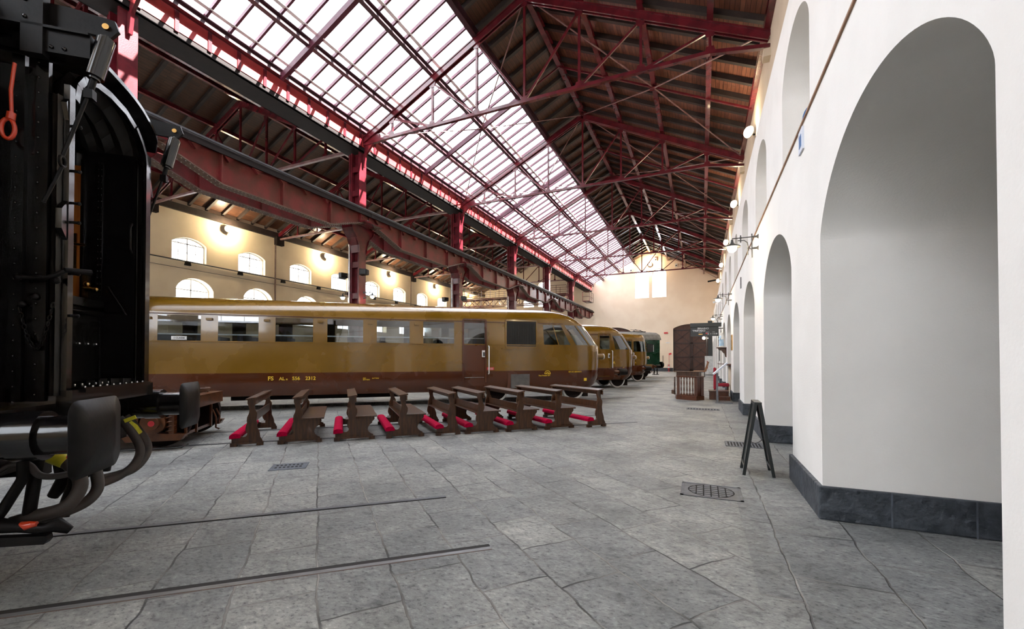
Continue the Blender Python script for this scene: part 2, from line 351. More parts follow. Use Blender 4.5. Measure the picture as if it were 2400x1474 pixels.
m = MB(); m.quad((1.8,YN,7.05),(1.8,YF,7.05),(1.8,YF,11.2),(1.8,YN,11.2)); w3 = struct(m.build('wall_right', 'beige'))
m = MB(); m.quad((2.55,YN,0),(2.55,YF,0),(2.55,YF,11.2),(2.55,YN,11.2)); struct(m.build('wall_right', 'plaster'))
m = MB(); m.bar((1.0,YN,3.968),(1.0,YF,3.968),.035,.02); struct(m.build('trim_1','terracotta'))
m = MB()
for y in TY+[Y0-BAY, Y0+6*BAY-.6]: m.box(1.62,1.8,y-.16,y+.16,9.9,10.12)
m.build('corbel', 'beige', w3)
# plinth blocks of the piers
m = MB()
for c0, c1 in zip(arch_c, arch_c[1:]):
    a, b = c0+1.285, c1-1.285
    m.box(.965,1.02,a-.035,b+.035,0,.30)
    m.box(1.0,2.5,a-.035,a+.02,0,.30); m.box(1.0,2.5,b-.02,b+.035,0,.30)
    for k in (.0,): pass
pl = struct(m.build('baseboard_right', 'plinth', bevel=.012))
m = MB()
for c0, c1 in zip(arch_c, arch_c[1:]):
    for y in ((c0+1.285), (c1-1.285)):
        sgn = -1 if y == c0+1.285 else 1
        for x in (1.48, 2.02): m.box(x,x+.012,y+sgn*.037-.001,y+sgn*.037+.001,0,.30)
    y = (c0+c1)/2; m.box(.963,.966,y-.006,y+.006,0,.3)
m.build('joint', 'cast', pl)
# ---- left wall with two rows of windows
upc = [15.95+3.99*i for i in range(-5,10)]; loc_ = [16.3+4.13*i for i in range(-5,10)]
upc = [c for c in upc if c < YF-3 and c > YN+2]; loc_ = [c for c in loc_ if c < YF-3 and c > YN+2]
def holed_wall(name, mat, X, y0, y1, zb, zt, rows, depth):
    # rows: (centres, hw, zsill, zspring, rise) stacked in height; a face with holes and their reveals
    m = MB(); zlow = zb
    for ri, (cs, hw, z0, z1, rise) in enumerate(rows):
        ztop = rows[ri+1][5] if ri+1 < len(rows) and len(rows[ri+1]) > 5 else (zt if ri+1 == len(rows) else (z1+rise+rows[ri+1][2])/2)
        m.quad((X,y0,zlow),(X,y1,zlow),(X,y1,z0),(X,y0,z0)); y = y0
        for c in cs:
            m.quad((X,y,z0),(X,c-hw,z0),(X,c-hw,ztop),(X,y,ztop)); cur = archcurve(c,hw,z1,rise,16,.25)
            for (a,za),(b,zb2) in zip(cur,cur[1:]): m.quad((X,a,za),(X,b,zb2),(X,b,ztop),(X,a,ztop))
            full = [(c+hw,z0)]+cur+[(c-hw,z0)]
            for (a,za),(b,zb2) in zip(full, full[1:]+full[:1]): m.quad((X,a,za),(X-depth,a,za),(X-depth,b,zb2),(X,b,zb2))
            y = c+hw
        m.quad((X,y,z0),(X,y1,z0),(X,y1,ztop),(X,y,ztop)); zlow = ztop
    return m.build(name, mat)
wl = struct(holed_wall('wall_left','cream',XL,YN,YF,0,11.4,[(loc_,1.07,4.1,5.75,.70),(upc,.975,7.46,8.52,.36)],.55))
m = MB(); m.box(XL-.62,XL-.5,YN,YF,0,.0001)
nwin = [0]
def window(parent_c, hw, z0, z1, rise, X, nv, nh, axis='Y', mixx=.25, fr=.055):
    nwin[0] += 1
    mk = (lambda a,z,d=0: (X+d,a,z)) if axis == 'Y' else (lambda a,z,d=0: (a,X+d,z))
    c = parent_c; cur = archcurve(c,hw,z1,rise,16,mixx); full = [(c+hw,z0)]+cur+[(c-hw,z0)]
    w = MB(); n = len(full)
    inn = [(c+(a-c)*(1-fr/hw), z0+fr+(z-z0)*(1-2*fr/(z1+rise-z0))) for a,z in full]
    for i in range(n):
        j = (i+1) % n; (a,za),(b,zb),(p,zp),(q,zq) = full[i],full[j],inn[i],inn[j]
        w.quad(mk(a,za,.03),mk(b,zb,.03),mk(q,zq,.03),mk(p,zp,.03)); w.quad(mk(p,zp,.03),mk(q,zq,.03),mk(q,zq,-.03),mk(p,zp,-.03))
    o = struct(w.build('window_%d' % nwin[0], 'frame'))
    g = MB()
    def top(a):
        for (p,zp),(q,zq) in zip(cur,cur[1:]):
            if min(p,q) <= a <= max(p,q): return zp+(zq-zp)*((a-p)/(q-p) if q != p else 0)
        return z1
    for i in range(1,nv):
        a = c-hw+2*hw*i/nv; t = .06 if i*2 == nv else .028; g.bar(mk(a,z0),mk(a,top(a)),t,.03) if axis == 'Y' else g.bar(mk(a,z0),mk(a,top(a)),t,.03)
    for i in range(1,nh+1):
        z = z0+(z1-z0)*i/nh; g.bar(mk(c-hw,z),mk(c+hw,z),.03,.06 if i == nh else .028)
    g.build('glazing_bars','frame',o)
    p = MB(); p.add([mk(a,z,-.01) for a,z in full],[tuple(range(n))]); p.build('pane','clear',o)
    return o
for c in upc: window(c,.975,7.46,8.52,.36,XL-.28,4,2)
for c in loc_: window(c,1.07,4.1,5.75,.70,XL-.50,2,2)
# pipes and roof-seat blocks of the left wall
m = MB()
for y in TY: m.box(XL-.0,XL+.30,y-.30,y+.30,9.85,10.45)
m.build('truss_seat','dark',wl)
m = MB()
for y in (Y0+BAY*2-.25, Y0+BAY*4-.35): m.cyl((XL+.07,y,0),(XL+.07,y,10.3),.05)
m.build('downpipe','rust',wl)
m = MB(); m.box(XL,XL+.18,YN,YF,10.35,10.75); m.build('eaves_board','rafter',wl)
# ---- gable wall at the far end
def gable_z(x): return (zc(x) if x > XC else zl(x))+.45
gm = MB(); holes = [(-5.68,1.90,9.0,12.05,.55)]
def gable(YF,sg,ops):
    m = MB()
    # columns of quads between break points; arched openings are cut by their curve
    ops.sort(key=lambda o: o[1]); br = [XL,-20.95,XC,-5.65,2.55]
    def solid(a,b,zlo=0):
        xs = sorted([a,b]+[t for t in br if a < t < b])
        for p,q in zip(xs,xs[1:]):
            m.quad((p,YF,zlo),(q,YF,zlo),(q,YF,gable_z(q-1e-4)),(p,YF,gable_z(p+1e-4)))
    x = XL
    for k,c,hw,z0,z1,rise in ops:
        solid(x,c-hw)
        cur = archcurve(c,hw,z1,rise,16,.25)[::-1]
        if z0: m.quad((c-hw,YF,0),(c+hw,YF,0),(c+hw,YF,z0),(c-hw,YF,z0))
        for (a,za),(b,zb) in zip(cur,cur[1:]): m.quad((a,YF,za),(b,YF,zb),(b,YF,gable_z(b)),(a,YF,gable_z(a)))
        full = [(c-hw,z0)]+cur+[(c+hw,z0)]; dp = (.45 if k == 'w' else .35)*sg
        for (a,za),(b,zb) in zip(full,full[1:]+full[:1]): m.quad((a,YF,za),(a,YF+dp,za),(b,YF+dp,zb),(b,YF,zb))
        x = c+hw
    solid(x,2.55); return m
wf = struct(gable(YF,1,[('w',-6.70,.82,9.0,12.0,.55),('w',-4.68,.82,9.0,12.0,.55),('d',-1.13,2.0,0,5.12,.52),('d',-10.1,2.0,0,4.95,.52),('w',-21.75,.75,8.6,11.6,.4),('w',-19.6,.75,8.6,11.6,.4)]).build('wall_far','peach'))
for c in (-6.70,-4.68): window(c,.82,9.0,12.0,.55,YF+.3,2,3,'X')
for c in (-21.75,-19.6): window(c,.75,8.6,11.6,.4,YF+.3,2,3,'X')
m = MB()
for a,b in ((XL,-12.15),(-8.05,-3.15),(.90,1.0)): m.box(a,b,YF-.04,YF+.02,0,.42)
struct(m.build('baseboard_far','plinth'))
def gate(n, c, hw, zs, rise):
    o = MB(); cur = archcurve(c,hw,zs,rise,16,.25)[::-1]; poly = [(c-hw,0)]+cur+[(c+hw,0)]
    o.prism(poly,(0,YF+.2,0),(1,0,0),(0,0,1),(0,.12,0)); d = struct(o.build('door_%d' % n,'doorwood'))
    for s in (-1,1):
        f = MB(); x0 = c+.03*s; x1 = c+(hw-.06)*s; Y = YF+.14
        for x in (x0+.07*s, x1-.07*s): f.box(x-.07,x+.07,Y,YF+.21,.08,zs-.15)
        for z in (.15,1.72,3.35,zs-.22): f.box(min(x0,x1),max(x0,x1),Y,YF+.21,z-.07,z+.07)
        for za,zb in ((.15,1.72),(1.72,3.35),(3.35,zs-.22)):
            f.bar((x0,Y+.03,za),(x1,Y+.03,zb),.05,.07); f.bar((x0,Y+.03,zb),(x1,Y+.03,za),.05,.07)
        f.build('leaf_frame','doordark',d)
    h = MB(); h.sphere((c-.12,YF+.12,1.72),.05); h.sphere((c-.12,YF+.12,3.35),.05); h.build('bolt','iron',d)
    w = MB(); w.box(c+.28,c+.95,YF+.15,YF+.2,.1,1.6); w.build('wicket','doorwood',d)
gate(1,-1.13,2.06,5.14,.56); gate(2,-10.1,2.06,4.97,.56)
# near end wall, behind the camera; its unseen windows are added for fill light
m = gable(YN,-1,[('w',-8.8,2.1,4.6,10.2,.6),('w',-3.2,2.1,4.6,10.2,.6),('w',-24.4,1.5,5.0,10.0,.5),('w',-18.2,1.5,5.0,10.0,.5)]); struct(m.build('wall_near','cream'))
for c_,h_,z_ in ((-8.8,2.1,10.2),(-3.2,2.1,10.2),(-24.4,1.5,10.0),(-18.2,1.5,10.0)): window(c_,h_,4.6 if h_ > 2 else 5.0,z_,.6 if h_ > 2 else .5,YN-.3,3,4,'X')
# ---- roof: boards, rafters, purlins
RT = .42
def slope(name, x0, x1, zf, mat, mrk=True):
    m = MB(); y0, y1 = YN-.2, YF+.2
    m.quad((x0,y0,zf(x0)+RT),(x1,y0,zf(x1)+RT),(x1,y1,zf(x1)+RT),(x0,y1,zf(x0)+RT))
    m.quad((x0,y0,zf(x0)+RT+.08),(x1,y0,zf(x1)+RT+.08),(x1,y1,zf(x1)+RT+.08),(x0,y1,zf(x0)+RT+.08))
    o = struct(m.build(name, mat)); r = MB(); r.bar((x0,0,zf(x0)+RT-.09),(x1,0,zf(x1)+RT-.09),.15,.18); me = r.mesh('rafter','rafter')
    n = int((YF+6)/1.007)
    for i in range(n):
        k = bpy.data.objects.new('rafter', me); COL.objects.link(k); k.parent = o; k.location = (0,-6.3+i*1.0075,0)
    return o
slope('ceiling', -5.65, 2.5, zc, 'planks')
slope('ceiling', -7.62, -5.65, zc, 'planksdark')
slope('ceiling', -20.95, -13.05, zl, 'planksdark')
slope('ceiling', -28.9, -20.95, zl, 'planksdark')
def purlin(x, zf, label, w=.17, h=.24, mat='steel', dz=.12, grp='steel roof purlins'):
    up = Vector((0,0,1)); z = zf(x)+dz
    m = MB((x,0,z)); m.ibeam((x,YN,z),(x,YF-.02,z),w,h,.03); o = m.build('roof_purlin',mat); o.location = (x,0,z)
    return tag(o,label,'purlin')
purlin(-5.65,zc,'red ridge beam under the peak of the right-hand timber roof',.2,.28)
purlin(-3.68,zc,'red purlin just right of the ridge beam under the right timber slope')
purlin(-1.70,zc,'red purlin midway down the right timber slope, second from the ridge')
purlin(.27,zc,'red purlin low on the right timber slope, third from the ridge')
purlin(1.72,zc,'red eaves beam along the top of the white arcaded wall',.16,.26)
purlin(-7.6,zc,'dark purlin at the top edge of the skylight',.2,.3,mat='backlit_steel')
purlin(-9.5,zc,'dark purlin crossing the upper middle of the skylight',mat='backlit_steel')
purlin(-11.45,zc,'dark purlin crossing the lower middle of the skylight',mat='backlit_steel')
purlin(-12.75,zc,'dark purlin along the foot of the skylight',mat='backlit_steel')
for x,l in ((-15.1,'dark purlin lowest on the right slope of the left nave, beside the columns'),(-17.05,'dark purlin second from the columns in the left nave roof'),(-19.0,'dark purlin just right of the left nave ridge'),
            (-20.95,'dark ridge beam of the left nave roof'),(-22.9,'dark purlin just left of the left nave ridge'),(-24.85,'dark purlin midway down to the cream window wall'),(-26.8,'dark purlin lowest above the cream window wall')): purlin(x,zl,l,.15,.2)
# ---- skylight bays
nb = 0; YS = [YN]+[Y0-BAY]+TY+[YF]
for a,b in zip(YS,YS[1:]):
    nwin[0] += 1; nb += 1; m = MB(); fr = .05
    x0, x1 = -12.85, -7.62
    for x in (x0+.03,x1-.03): m.bar((x,a,zc(x)+RT-.03),(x,b,zc(x)+RT-.03),.06,.06)
    o = struct(m.build('window_%d' % nwin[0],'violet'))
    p = MB(); p.quad((x0,a,zc(x0)+RT),(x1,a,zc(x1)+RT),(x1,b,zc(x1)+RT),(x0,b,zc(x0)+RT)); p.build('pane','clear',o)
    n = max(1,round((b-a)/.6717)); g = MB(); g.bar((x0,0,zc(x0)+RT-.06),(x1,0,zc(x1)+RT-.06),.07,.11); me = g.mesh('glazing_bar','violet')
    for i in range(n):
        k = bpy.data.objects.new('glazing_bar',me); COL.objects.link(k); k.parent = o; k.location = (0,a+(i+.5)*(b-a)/n,0)
    w = MB()
    for x in (-12.55,-11.25,-9.3): w.bar((x,a,zc(x)+RT-.10),(x,b,zc(x)+RT-.10),.14,.02)
    w.build('walkway_strip','whitepaint',o)
# ---- valley gutter
m = MB((-13.2,0,10.1)); m.box(-13.75,-12.92,YN+.4,YF-.2,10.12,10.16); m.box(-12.95,-12.92,YN+.4,YF-.2,10.12,10.32); m.box(-13.75,-13.72,YN+.4,YF-.2,10.12,10.55)
gut = m.build('valley_gutter','dark'); gut.location = (-13.2,0,10.1); tag(gut,'long dark gutter trough running over the row of red columns','gutter')
m = MB((-13.2,0,10.1)); m.box(-12.935,-12.90,YN+.4,YF-.2,10.32,10.86); m.build('fascia','redtrim',gut,'bright red fascia strip')
m = MB(); m.box(.27,.33,-.05,.05,.18,.8); me = m.mesh('fascia_bracket','steel'); y = YN+.5
while y < YF-.5:
    k = bpy.data.objects.new('fascia_bracket',me); COL.objects.link(k); k.parent = gut; k.location = (0,y,0); y += .85
# ================================================================== TRUSSES, COLUMNS, RUNWAY
ORD = ['nearest','second','third','fourth','fifth','farthest']
def make_truss(name, label, xs, zf, zt_end, zt_mid, group, tie_mat, dark='steel'):
    xm = xs[len(xs)//2]; t = thing(name, label, 'roof truss', (xm,0,10.25), 0, group); O = (xm,0,10.25); n = len(xs)
    for a,b in ((0,n//2),(n//2,n-1)):
        m = MB(O); p = (xs[a],0,zf(xs[a])-.13); q = (xs[b],0,zf(xs[b])-.13)
        m.bar((p[0],-.07,p[2]),(q[0],-.07,q[2]),.05,.26); m.bar((p[0],.07,p[2]),(q[0],.07,q[2]),.05,.26); m.bar((p[0],0,p[2]+.10),(q[0],0,q[2]+.10),.24,.05); m.build('top_chord',dark,t)
    zb = [zt_mid]*n; zb[0], zb[-1] = zt_end
    m = MB(O); prev = None
    m.bar((xs[0],0,zb[0]),(xs[1],0,zb[1]),.13,.11); m.bar((xs[1],0,zb[1]),(xs[-2],0,zb[-2]),.13,.11); m.bar((xs[-2],0,zb[-2]),(xs[-1],0,zb[-1]),.13,.11)
    m.build('tie_chord',tie_mat,t)
    h = n//2
    for i in range(1,n-1):
        m = MB(O); m.bar((xs[i],0,zb[i]),(xs[i],0,zf(xs[i])-.25),.08,.08); m.build('post',dark,t)
    for i in range(1,h):
        m = MB(O); m.bar((xs[i],0,zf(xs[i])-.25),(xs[i+1],0,zb[i+1]),.06,.07); m.build('diagonal',dark,t)
        j = n-1-i
        m = MB(O); m.bar((xs[j],0,zf(xs[j])-.25),(xs[j-1],0,zb[j-1]),.06,.07); m.build('diagonal',dark,t)
    for i in range(1,n-1):
        for z,s in ((zb[i],1),(zf(xs[i])-.28,-1)):
            m = MB(O); m.prism([(-.16,0),(.16,0),(.10,.2*s),(-.10,.2*s)],(xs[i],-.055,z-.03*s),(1,0,0),(0,0,1),(0,.02,0)); m.build('gusset_plate',dark,t)
    return t
xr = [-13.3,-11.45,-9.5,-7.55,-5.65,-3.68,-1.70,.27,1.8]
t0 = make_truss('roof_truss','nearest red steel truss from the camera over the right-hand nave under the skylight',xr,zc,(10.42,10.24),10.5,'right nave trusses','steel')
t0.location.y = TY[1]
for i in range(2,6): dup(t0,(t0.location.x,TY[i],10.25),0,'%s red steel truss from the camera over the right-hand nave under the skylight' % (ORD[i-1] if i < 5 else 'farthest'))
xl = [-28.5+1.912*i for i in range(9)]
l0 = make_truss('roof_truss','nearest dark truss with pale tie in the left nave, over the black coach',xl,zl,(10.28,10.30),10.32,'left nave trusses','rod')
l0.location.y = TY[0]
for i in range(1,6): dup(l0,(l0.location.x,TY[i],10.25),0,'%s dark truss with pale tie rod from the camera in the left nave' % ORD[i])
# mid-bay frames and cross bracing
def make_brace(label, rods=True):
    O = (-5.65,0,13.5); t = thing('roof_brace',label,'bracing',O,0,'mid-bay bracing frames'); hb = BAY/2
    def Z(x): return zc(x)-.02
    m = MB(O); m.bar((-12.75,0,Z(-12.75)),(-7.6,0,Z(-7.6)),.10,.2); m.build('skylight_rafter','violet',t)
    m = MB(O); m.bar((-7.6,0,Z(-7.6)),(-5.65,0,Z(-5.65)),.05,.06); m.bar((-5.65,0,Z(-5.65)),(1.72,0,Z(1.72)),.06,.07); m.build('strut','steel',t)
    for x in ((-1.70,-9.5) if rods else ()):
        for xe,s in ((-5.65,1),(-5.65,-1),(1.72 if x > -5 else -12.75,1),(1.72 if x > -5 else -12.75,-1)):
            m = MB(O); m.bar((x,0,Z(x)-.03),(xe,s*hb,Z(xe)-.03),.045,.03); m.build('brace_rod','rod',t)
        m = MB(O); m.box(x-.16,x+.16,-.12,.12,Z(x)-.06,Z(x)-.03); m.build('gusset_plate','steel',t)
    return t
bn = make_brace('nearest mid-bay rafter under the skylight, without crossing rods', False); bn.location.y = TY[0]+BAY/2
b0 = make_brace('second mid-bay cross bracing of rods from the camera under the skylit roof')
b0.location.y = TY[1]+BAY/2
for i in range(2,6): dup(b0,(-5.65,TY[i]+BAY/2,13.5),0,'%s mid-bay cross bracing of rods from the camera under the skylit roof' % ORD[i])
# columns
def make_column(label):
    O = (-13.22,0,0); t = thing('iron_column',label,'column',O,0,'row of red columns')
    x0, x1 = -13.45, -12.99
    m = MB(O)
    for x in (x0+.03,x1-.03): m.box(x-.03,x+.03,-.2,.2,.12,10.1)
    m.box(x0+.06,x1-.06,-.03,.03,.12,10.1); m.build('shaft','steel',t)
    m = MB(O)
    for z in (1.5,2.8,4.1,5.4,6.3,8.4,9.4):
        m.box(x0+.06,x1-.06,-.17,-.14,z-.12,z+.12); m.box(x0+.06,x1-.06,.14,.17,z-.12,z+.12)
    m.build('batten_plate','steel',t)
    m = MB(O); m.box(x0-.15,x1+.15,-.34,.34,0,.12); m.build('base_plate','steel',t)
    for s in (-1,1):
        m = MB(O); prof = [(.2,5.9),(.24,6.2),(.36,6.5),(.55,6.72),(.62,6.85),(.62,7.0),(.2,7.0)]
        m.prism([(s*a,z) for a,z in prof],(x1-.05,0,0),(0,1,0),(0,0,1),(.05,0,0)); m.prism([(s*a,z) for a,z in prof],(x0,0,0),(0,1,0),(0,0,1),(.05,0,0))
        for (a,za),(b,zb) in zip(prof[:5],prof[1:6]): m.quad((x0-.05,s*a,za),(x1+.05,s*a,za),(x1+.05,s*b,zb),(x0-.05,s*b,zb))
        m.build('flared_bracket','steel',t)
    m = MB(O); m.box(-14.1,-12.35,-.55,.55,7.0,7.05); m.build('girder_seat','steel',t)
    m = MB(O); m.prism([(.02,9.5),(.11,9.5),(.2,10.0),(.55,10.38),(.9,10.55),(.9,10.75),(.16,10.75),(.11,10.05),(.02,10.05)],(x1,-.04,0),(1,0,0),(0,0,1),(0,.08,0)); m.build('top_bracket','steel',t)
    m = MB(O); m.cyl((x0-.12,-.12,.1),(x0-.12,-.12,10.08),.06); m.build('downpipe','steel',t)
    m = MB(O); m.cyl((x0-.02,-.24,.1),(x0-.02,-.24,6.9),.022); m.build('conduit','bright',t)
    return t
c0 = make_column('nearest red iron column, its top seen behind the black coach'); c0.location.y = TY[0]
for i in range(1,6): dup(c0,(-13.22,TY[i],0),0,['','tall red iron column rising behind the long ochre railcar windows','red iron column behind the long railcar, third of the row','fourth red iron column of the row, above the railcar cab','fifth red iron column of the row','farthest red iron column near the gable'][i])
# crane runway girders
def make_girder(x, label, grp):
    O = (x,0,7.0); t = thing('crane_girder',label,'girder',O,0,grp); L = BAY
    pr = [(.03,7.06),(.45,7.0),(2.05,6.48),(L-2.05,6.48),(L-.45,7.0),(L-.03,7.06)]
    m = MB(O); m.prism(pr+[(L-.03,7.5),(.03,7.5)],(x-.015,0,0),(0,1,0),(0,0,1),(.03,0,0)); m.build('web','girder',t)
    for (a,za),(b,zb) in zip(pr,pr[1:]):
        m = MB(O); m.bar((x,a,za),(x,b,zb),.30,.035); m.build('bottom_flange','rust',t)
    m = MB(O); m.box(x-.17,x+.17,.01,L-.01,7.46,7.52); m.box(x+.13,x+.17,.01,L-.01,7.34,7.5); m.box(x-.17,x-.13,.01,L-.01,7.34,7.5); m.build('top_flange','dark',t)
    m = MB(O); m.box(x-.05,x+.05,0,L,7.52,7.56); m.box(x-.02,x+.02,0,L,7.56,7.63); m.box(x-.045,x+.045,0,L,7.63,7.68); m.build('crane_rail','greyrail',t)
    for y in (.5,2.05,4.03,L-2.05,L-.5):
        zb = 6.5 if 2 <= y <= L-2 else 6.98
        m = MB(O); m.box(x-.12,x-.015,y-.02,y+.02,zb,7.46); m.box(x+.015,x+.12,y-.02,y+.02,zb,7.46); m.box(x+.015,x+.03,y-.09,y+.09,zb,7.46); m.build('stiffener','girder',t)
    for i in range(9):
        m = MB(O); y = .45+i*.9; m.prism([(-.16,7.36),(.16,7.36),(0,7.2)],(x+.015,y,0),(0,1,0),(0,0,1),(.1,0,0)); m.build('scalloped_gusset','girder',t)
    m = MB(O); d = .055
    def lerp(y):
        for (a,za),(b,zb) in zip(pr,pr[1:]):
            if a <= y <= b: return za+(zb-za)*(y-a)/(b-a)
        return 7.06
    y = .12
    while y < L-.1:
        for dx in (-.10,.10): m.sphere((x+dx,y,lerp(y)-.02),.019,6); m.sphere((x+dx,y,lerp(y)+.02),.019,6)
        y += .11
    r = m.build('rivets','rivet',t); r['kind'] = 'stuff'
    return t
g0 = make_girder(-12.7,'nearest riveted red runway girder on the right side of the columns, beside the black coach','near runway girders'); g0.location.y = TY[0]
f0 = make_girder(-13.72,'nearest runway girder on the window side of the columns','far runway girders'); f0.location.y = TY[0]
for i in range(1,6):
    w = ['','second','third','fourth','fifth','last'][i]
    dup(g0,(-12.7,TY[i],7.0),0,'%s riveted red runway girder of the line on the right side of the columns' % w)
    dup(f0,(-13.72,TY[i],7.0),0,'%s runway girder of the line on the window side of the columns' % w)
# overhead crane bridge in the left nave, far end
O = (-21,47.2,7.7); t = thing('overhead_crane','red lattice crane bridge with handrails spanning the far left nave','crane',O)
for y in (46.6,47.9):
    m = MB(O); m.bar((-28.3,y,7.95),(-13.9,y,7.95),.1,.12); m.bar((-28.3,y,8.85),(-13.9,y,8.85),.1,.12); n = 16
    for i in range(n):
        a = -28.3+14.4*i/n; b = a+14.4/n; m.bar((a,y,7.95 if i%2 else 8.85),(b,y,8.85 if i%2 else 7.95),.06,.06); m.bar((b,y,7.95),(b,y,8.85),.05,.05)
    m.build('lattice_girder','steel',t)
for y in (46.5,48.0):
    m = MB(O)
    for z in (9.35,9.85): m.bar((-28.3,y,z),(-13.9,y,z),.04,.04)
    for i in range(13): m.bar((-28.3+1.2*i,y,8.9),(-28.3+1.2*i,y,9.85),.035,.035)
    m.build('handrail','steel',t)
m = MB(O); m.box(-28.3,-13.9,46.5,48.0,8.9,8.94); m.build('walkway','rust',t)
m = MB(O); m.box(-20.8,-19.2,46.7,47.8,8.94,9.5); m.build('hoist_trolley','steel',t)
O = (-12.3,49,8.2); t = thing('maintenance_platform','small red railed platform beside the far end of the runway','platform',O)
m = MB(O); m.box(-12.5,-11.7,48.3,50.2,8.1,8.16); m.build('deck','steel',t)
m = MB(O)
for x,y in ((-11.72,48.3),(-11.72,49.2),(-11.72,50.2),(-12.5,48.3)): m.bar((x,y,8.1),(x,y,9.2),.04,.04)
for z in (8.65,9.2): m.bar((-11.72,48.3,z),(-11.72,50.2,z),.04,.04); m.bar((-12.5,48.3,z),(-11.72,48.3,z),.04,.04)
m.bar((-11.72,48.3,8.1),(-11.72,49.2,8.65),.03,.03); m.bar((-11.72,49.2,8.1),(-11.72,50.2,8.65),.03,.03)
m.build('railing','steel',t)
# loudspeakers on the columns
def speaker(x,y,z,dx,label):
    t = thing('loudspeaker',label,'loudspeaker',(x,y,z),math.radians(20*dx)); m = MB(); m.prism([(-.15,-.13),(.15,-.10),(.15,.10),(-.15,.13)],(0,-.13,0),(1,0,0),(0,0,1),(0,.26,0)); m.build('case','satin',t)
    m = MB(); m.box(-.12,.12,-.145,-.13,-.09,.09); m.build('grille','mesh',t); m = MB(); m.bar((-.2*dx,.06,0),(0,.06,0),.03,.03); m.build('bracket','iron',t)
speaker(-13.80,13.60,4.97,-1,'black loudspeaker on the left of the column behind the railcar'); speaker(-12.66,13.60,5.03,1,'black loudspeaker on the right of the column behind the railcar')
speaker(-13.86,21.55,5.0,-1,'black loudspeaker on the left of the third column'); speaker(-12.66,21.7,5.0,1,'black loudspeaker on the right of the third column')
# ---- lamps
def light(name, loc, power, col=(1,.82,.55), size=.15, kind='POINT', rot=None, angle=120):
    l = bpy.data.lights.new(name, kind); l.energy = power; l.color = col; l.shadow_soft_size = size
    if kind == 'SPOT': l.spot_size = math.radians(angle); l.spot_blend = .8
    o = bpy.data.objects.new(name, l); COL.objects.link(o); o.location = loc
    if rot: o.rotation_euler = rot
    return o
def bracket_lamp(loc, rz, label, reach=.45, power=25):
    # loc: wall point at the height of the upper arm; arm runs along local -x
    t = thing('bracket_lamp',label,'wall lamp',loc,rz,'lamps on scrolled brackets'); m = MB()
    for z in (0,-.22): m.lathe((0,0,z),[(0,.05),(.03,.02),(.12,.014)],10,(-1,0,0))
    m.cyl((-.11,0,.06),(-.11,0,-.4),.010); m.cyl((-.11,0,0),(-reach,0,0),.010); m.tube([(-.11,0,-.24),(-.17,0,-.2),(-.19,0,-.1),(-.24,0,-.055),(-.35,0,-.05)],.009,8); m.cyl((-.18,0,-.2),(-.18,0,-.34),.008)
    for x in (-.3,): m.sphere((x,0,0),.024,8); m.cyl((x,0,.05),(x,0,-.09),.011)
    m.build('bracket_arm','iron',t)
    m = MB(); m.lathe((-reach,0,-.02),[(0,.02),(-.06,.03),(-.09,.05),(-.13,.15),(-.15,.155)],20); m.build('shade','iron',t)
    m = MB(); m.sphere((-reach,0,-.185),.085,14); m.build('bulb','lamp',t)
    a = Matrix.Rotation(rz,3,'Z') @ Vector((-reach,0,-.30)); light('lamp_light',Vector(loc)+a,power,(1,.78,.48),.08)
    return t
bracket_lamp((1.0,9.36,3.80),0,'nearest lamp on a scrolled bracket, on the white pier past the second arch')
bracket_lamp((1.0,17.28,3.80),0,'second lamp on a scrolled bracket along the white arcade')
bracket_lamp((1.0,25.2,3.80),0,'third lamp on a scrolled bracket, above the departure board')
bracket_lamp((1.0,33.1,3.80),0,'far small lamp on a bracket along the white arcade',.45,10)
bracket_lamp((-13.47,13.7,4.25),0,'lamp on a bracket on the left of the column behind the railcar',.45,12)
bracket_lamp((-12.99,13.95,4.25),PI,'lamp on a bracket on the right of the column behind the railcar',.45,12)
def flood(loc, rz, label, power):
    t = thing('floodlight',label,'floodlight',loc,rz,'floodlights high on the walls'); m = MB(); m.lathe((0,0,0),[(0,.21),(.03,.21),(.14,.10),(.18,.06)],20,(0,1,0)); m.build('housing','iron',t)
    m = MB(); m.sphere((0,-.01,0),.185,16,(1,.6,1)); m.build('lens','flood',t); m = MB(); m.bar((0,.1,0),(0,.28,-.05),.05,.04); m.build('bracket','iron',t)
    a = Matrix.Rotation(rz,3,'Z') @ Vector((0,-.25,0)); light('flood_light',Vector(loc)+a,power,(1,.80,.50),.15)
for y,l in ((18.03,'floodlight nearest the black coach, high on the cream window wall'),(26.1,'second floodlight high on the cream window wall, left of the column'),(34.2,'third floodlight high on the cream window wall'),(42.2,'fourth floodlight high on the cream window wall'),(50.2,'farthest floodlight high on the cream window wall')):
    flood((XL+.32,y,9.98),PI/2,l,FLOOD)
for y,l in ((17.4,'nearest floodlight under the eaves over the white arcade'),(25.2,'second floodlight under the eaves over the white arcade'),(33.3,'third floodlight under the eaves over the white arcade'),(41.2,'fourth floodlight under the eaves over the white arcade'),(49.2,'farthest floodlight under the eaves over the white arcade')):
    flood((1.58,y,9.6),-PI/4,l,FLOOD*.3)
flood((-5.7,YF-.32,13.0),0,'floodlight near the peak of the far gable above the bright windows',FLOOD*1.1)
# ring cameras and sensors on the gable
for x,z,l in ((-8.0,12.55,'small white sensor box on the gable, left of the windows'),(-5.1,13.6,'small white sensor box near the gable peak'),(-2.75,12.7,'small white sensor box on the gable, right of the windows')):
    t = thing('sensor_box',l,'sensor',(x,YF,z)); m = MB(); m.box(-.15,.15,-.12,0,-.2,.2); m.build('case','whitepaint',t); m = MB(); m.sphere((0,-.12,-.04),.08,10); m.build('eye','blackletter',t)
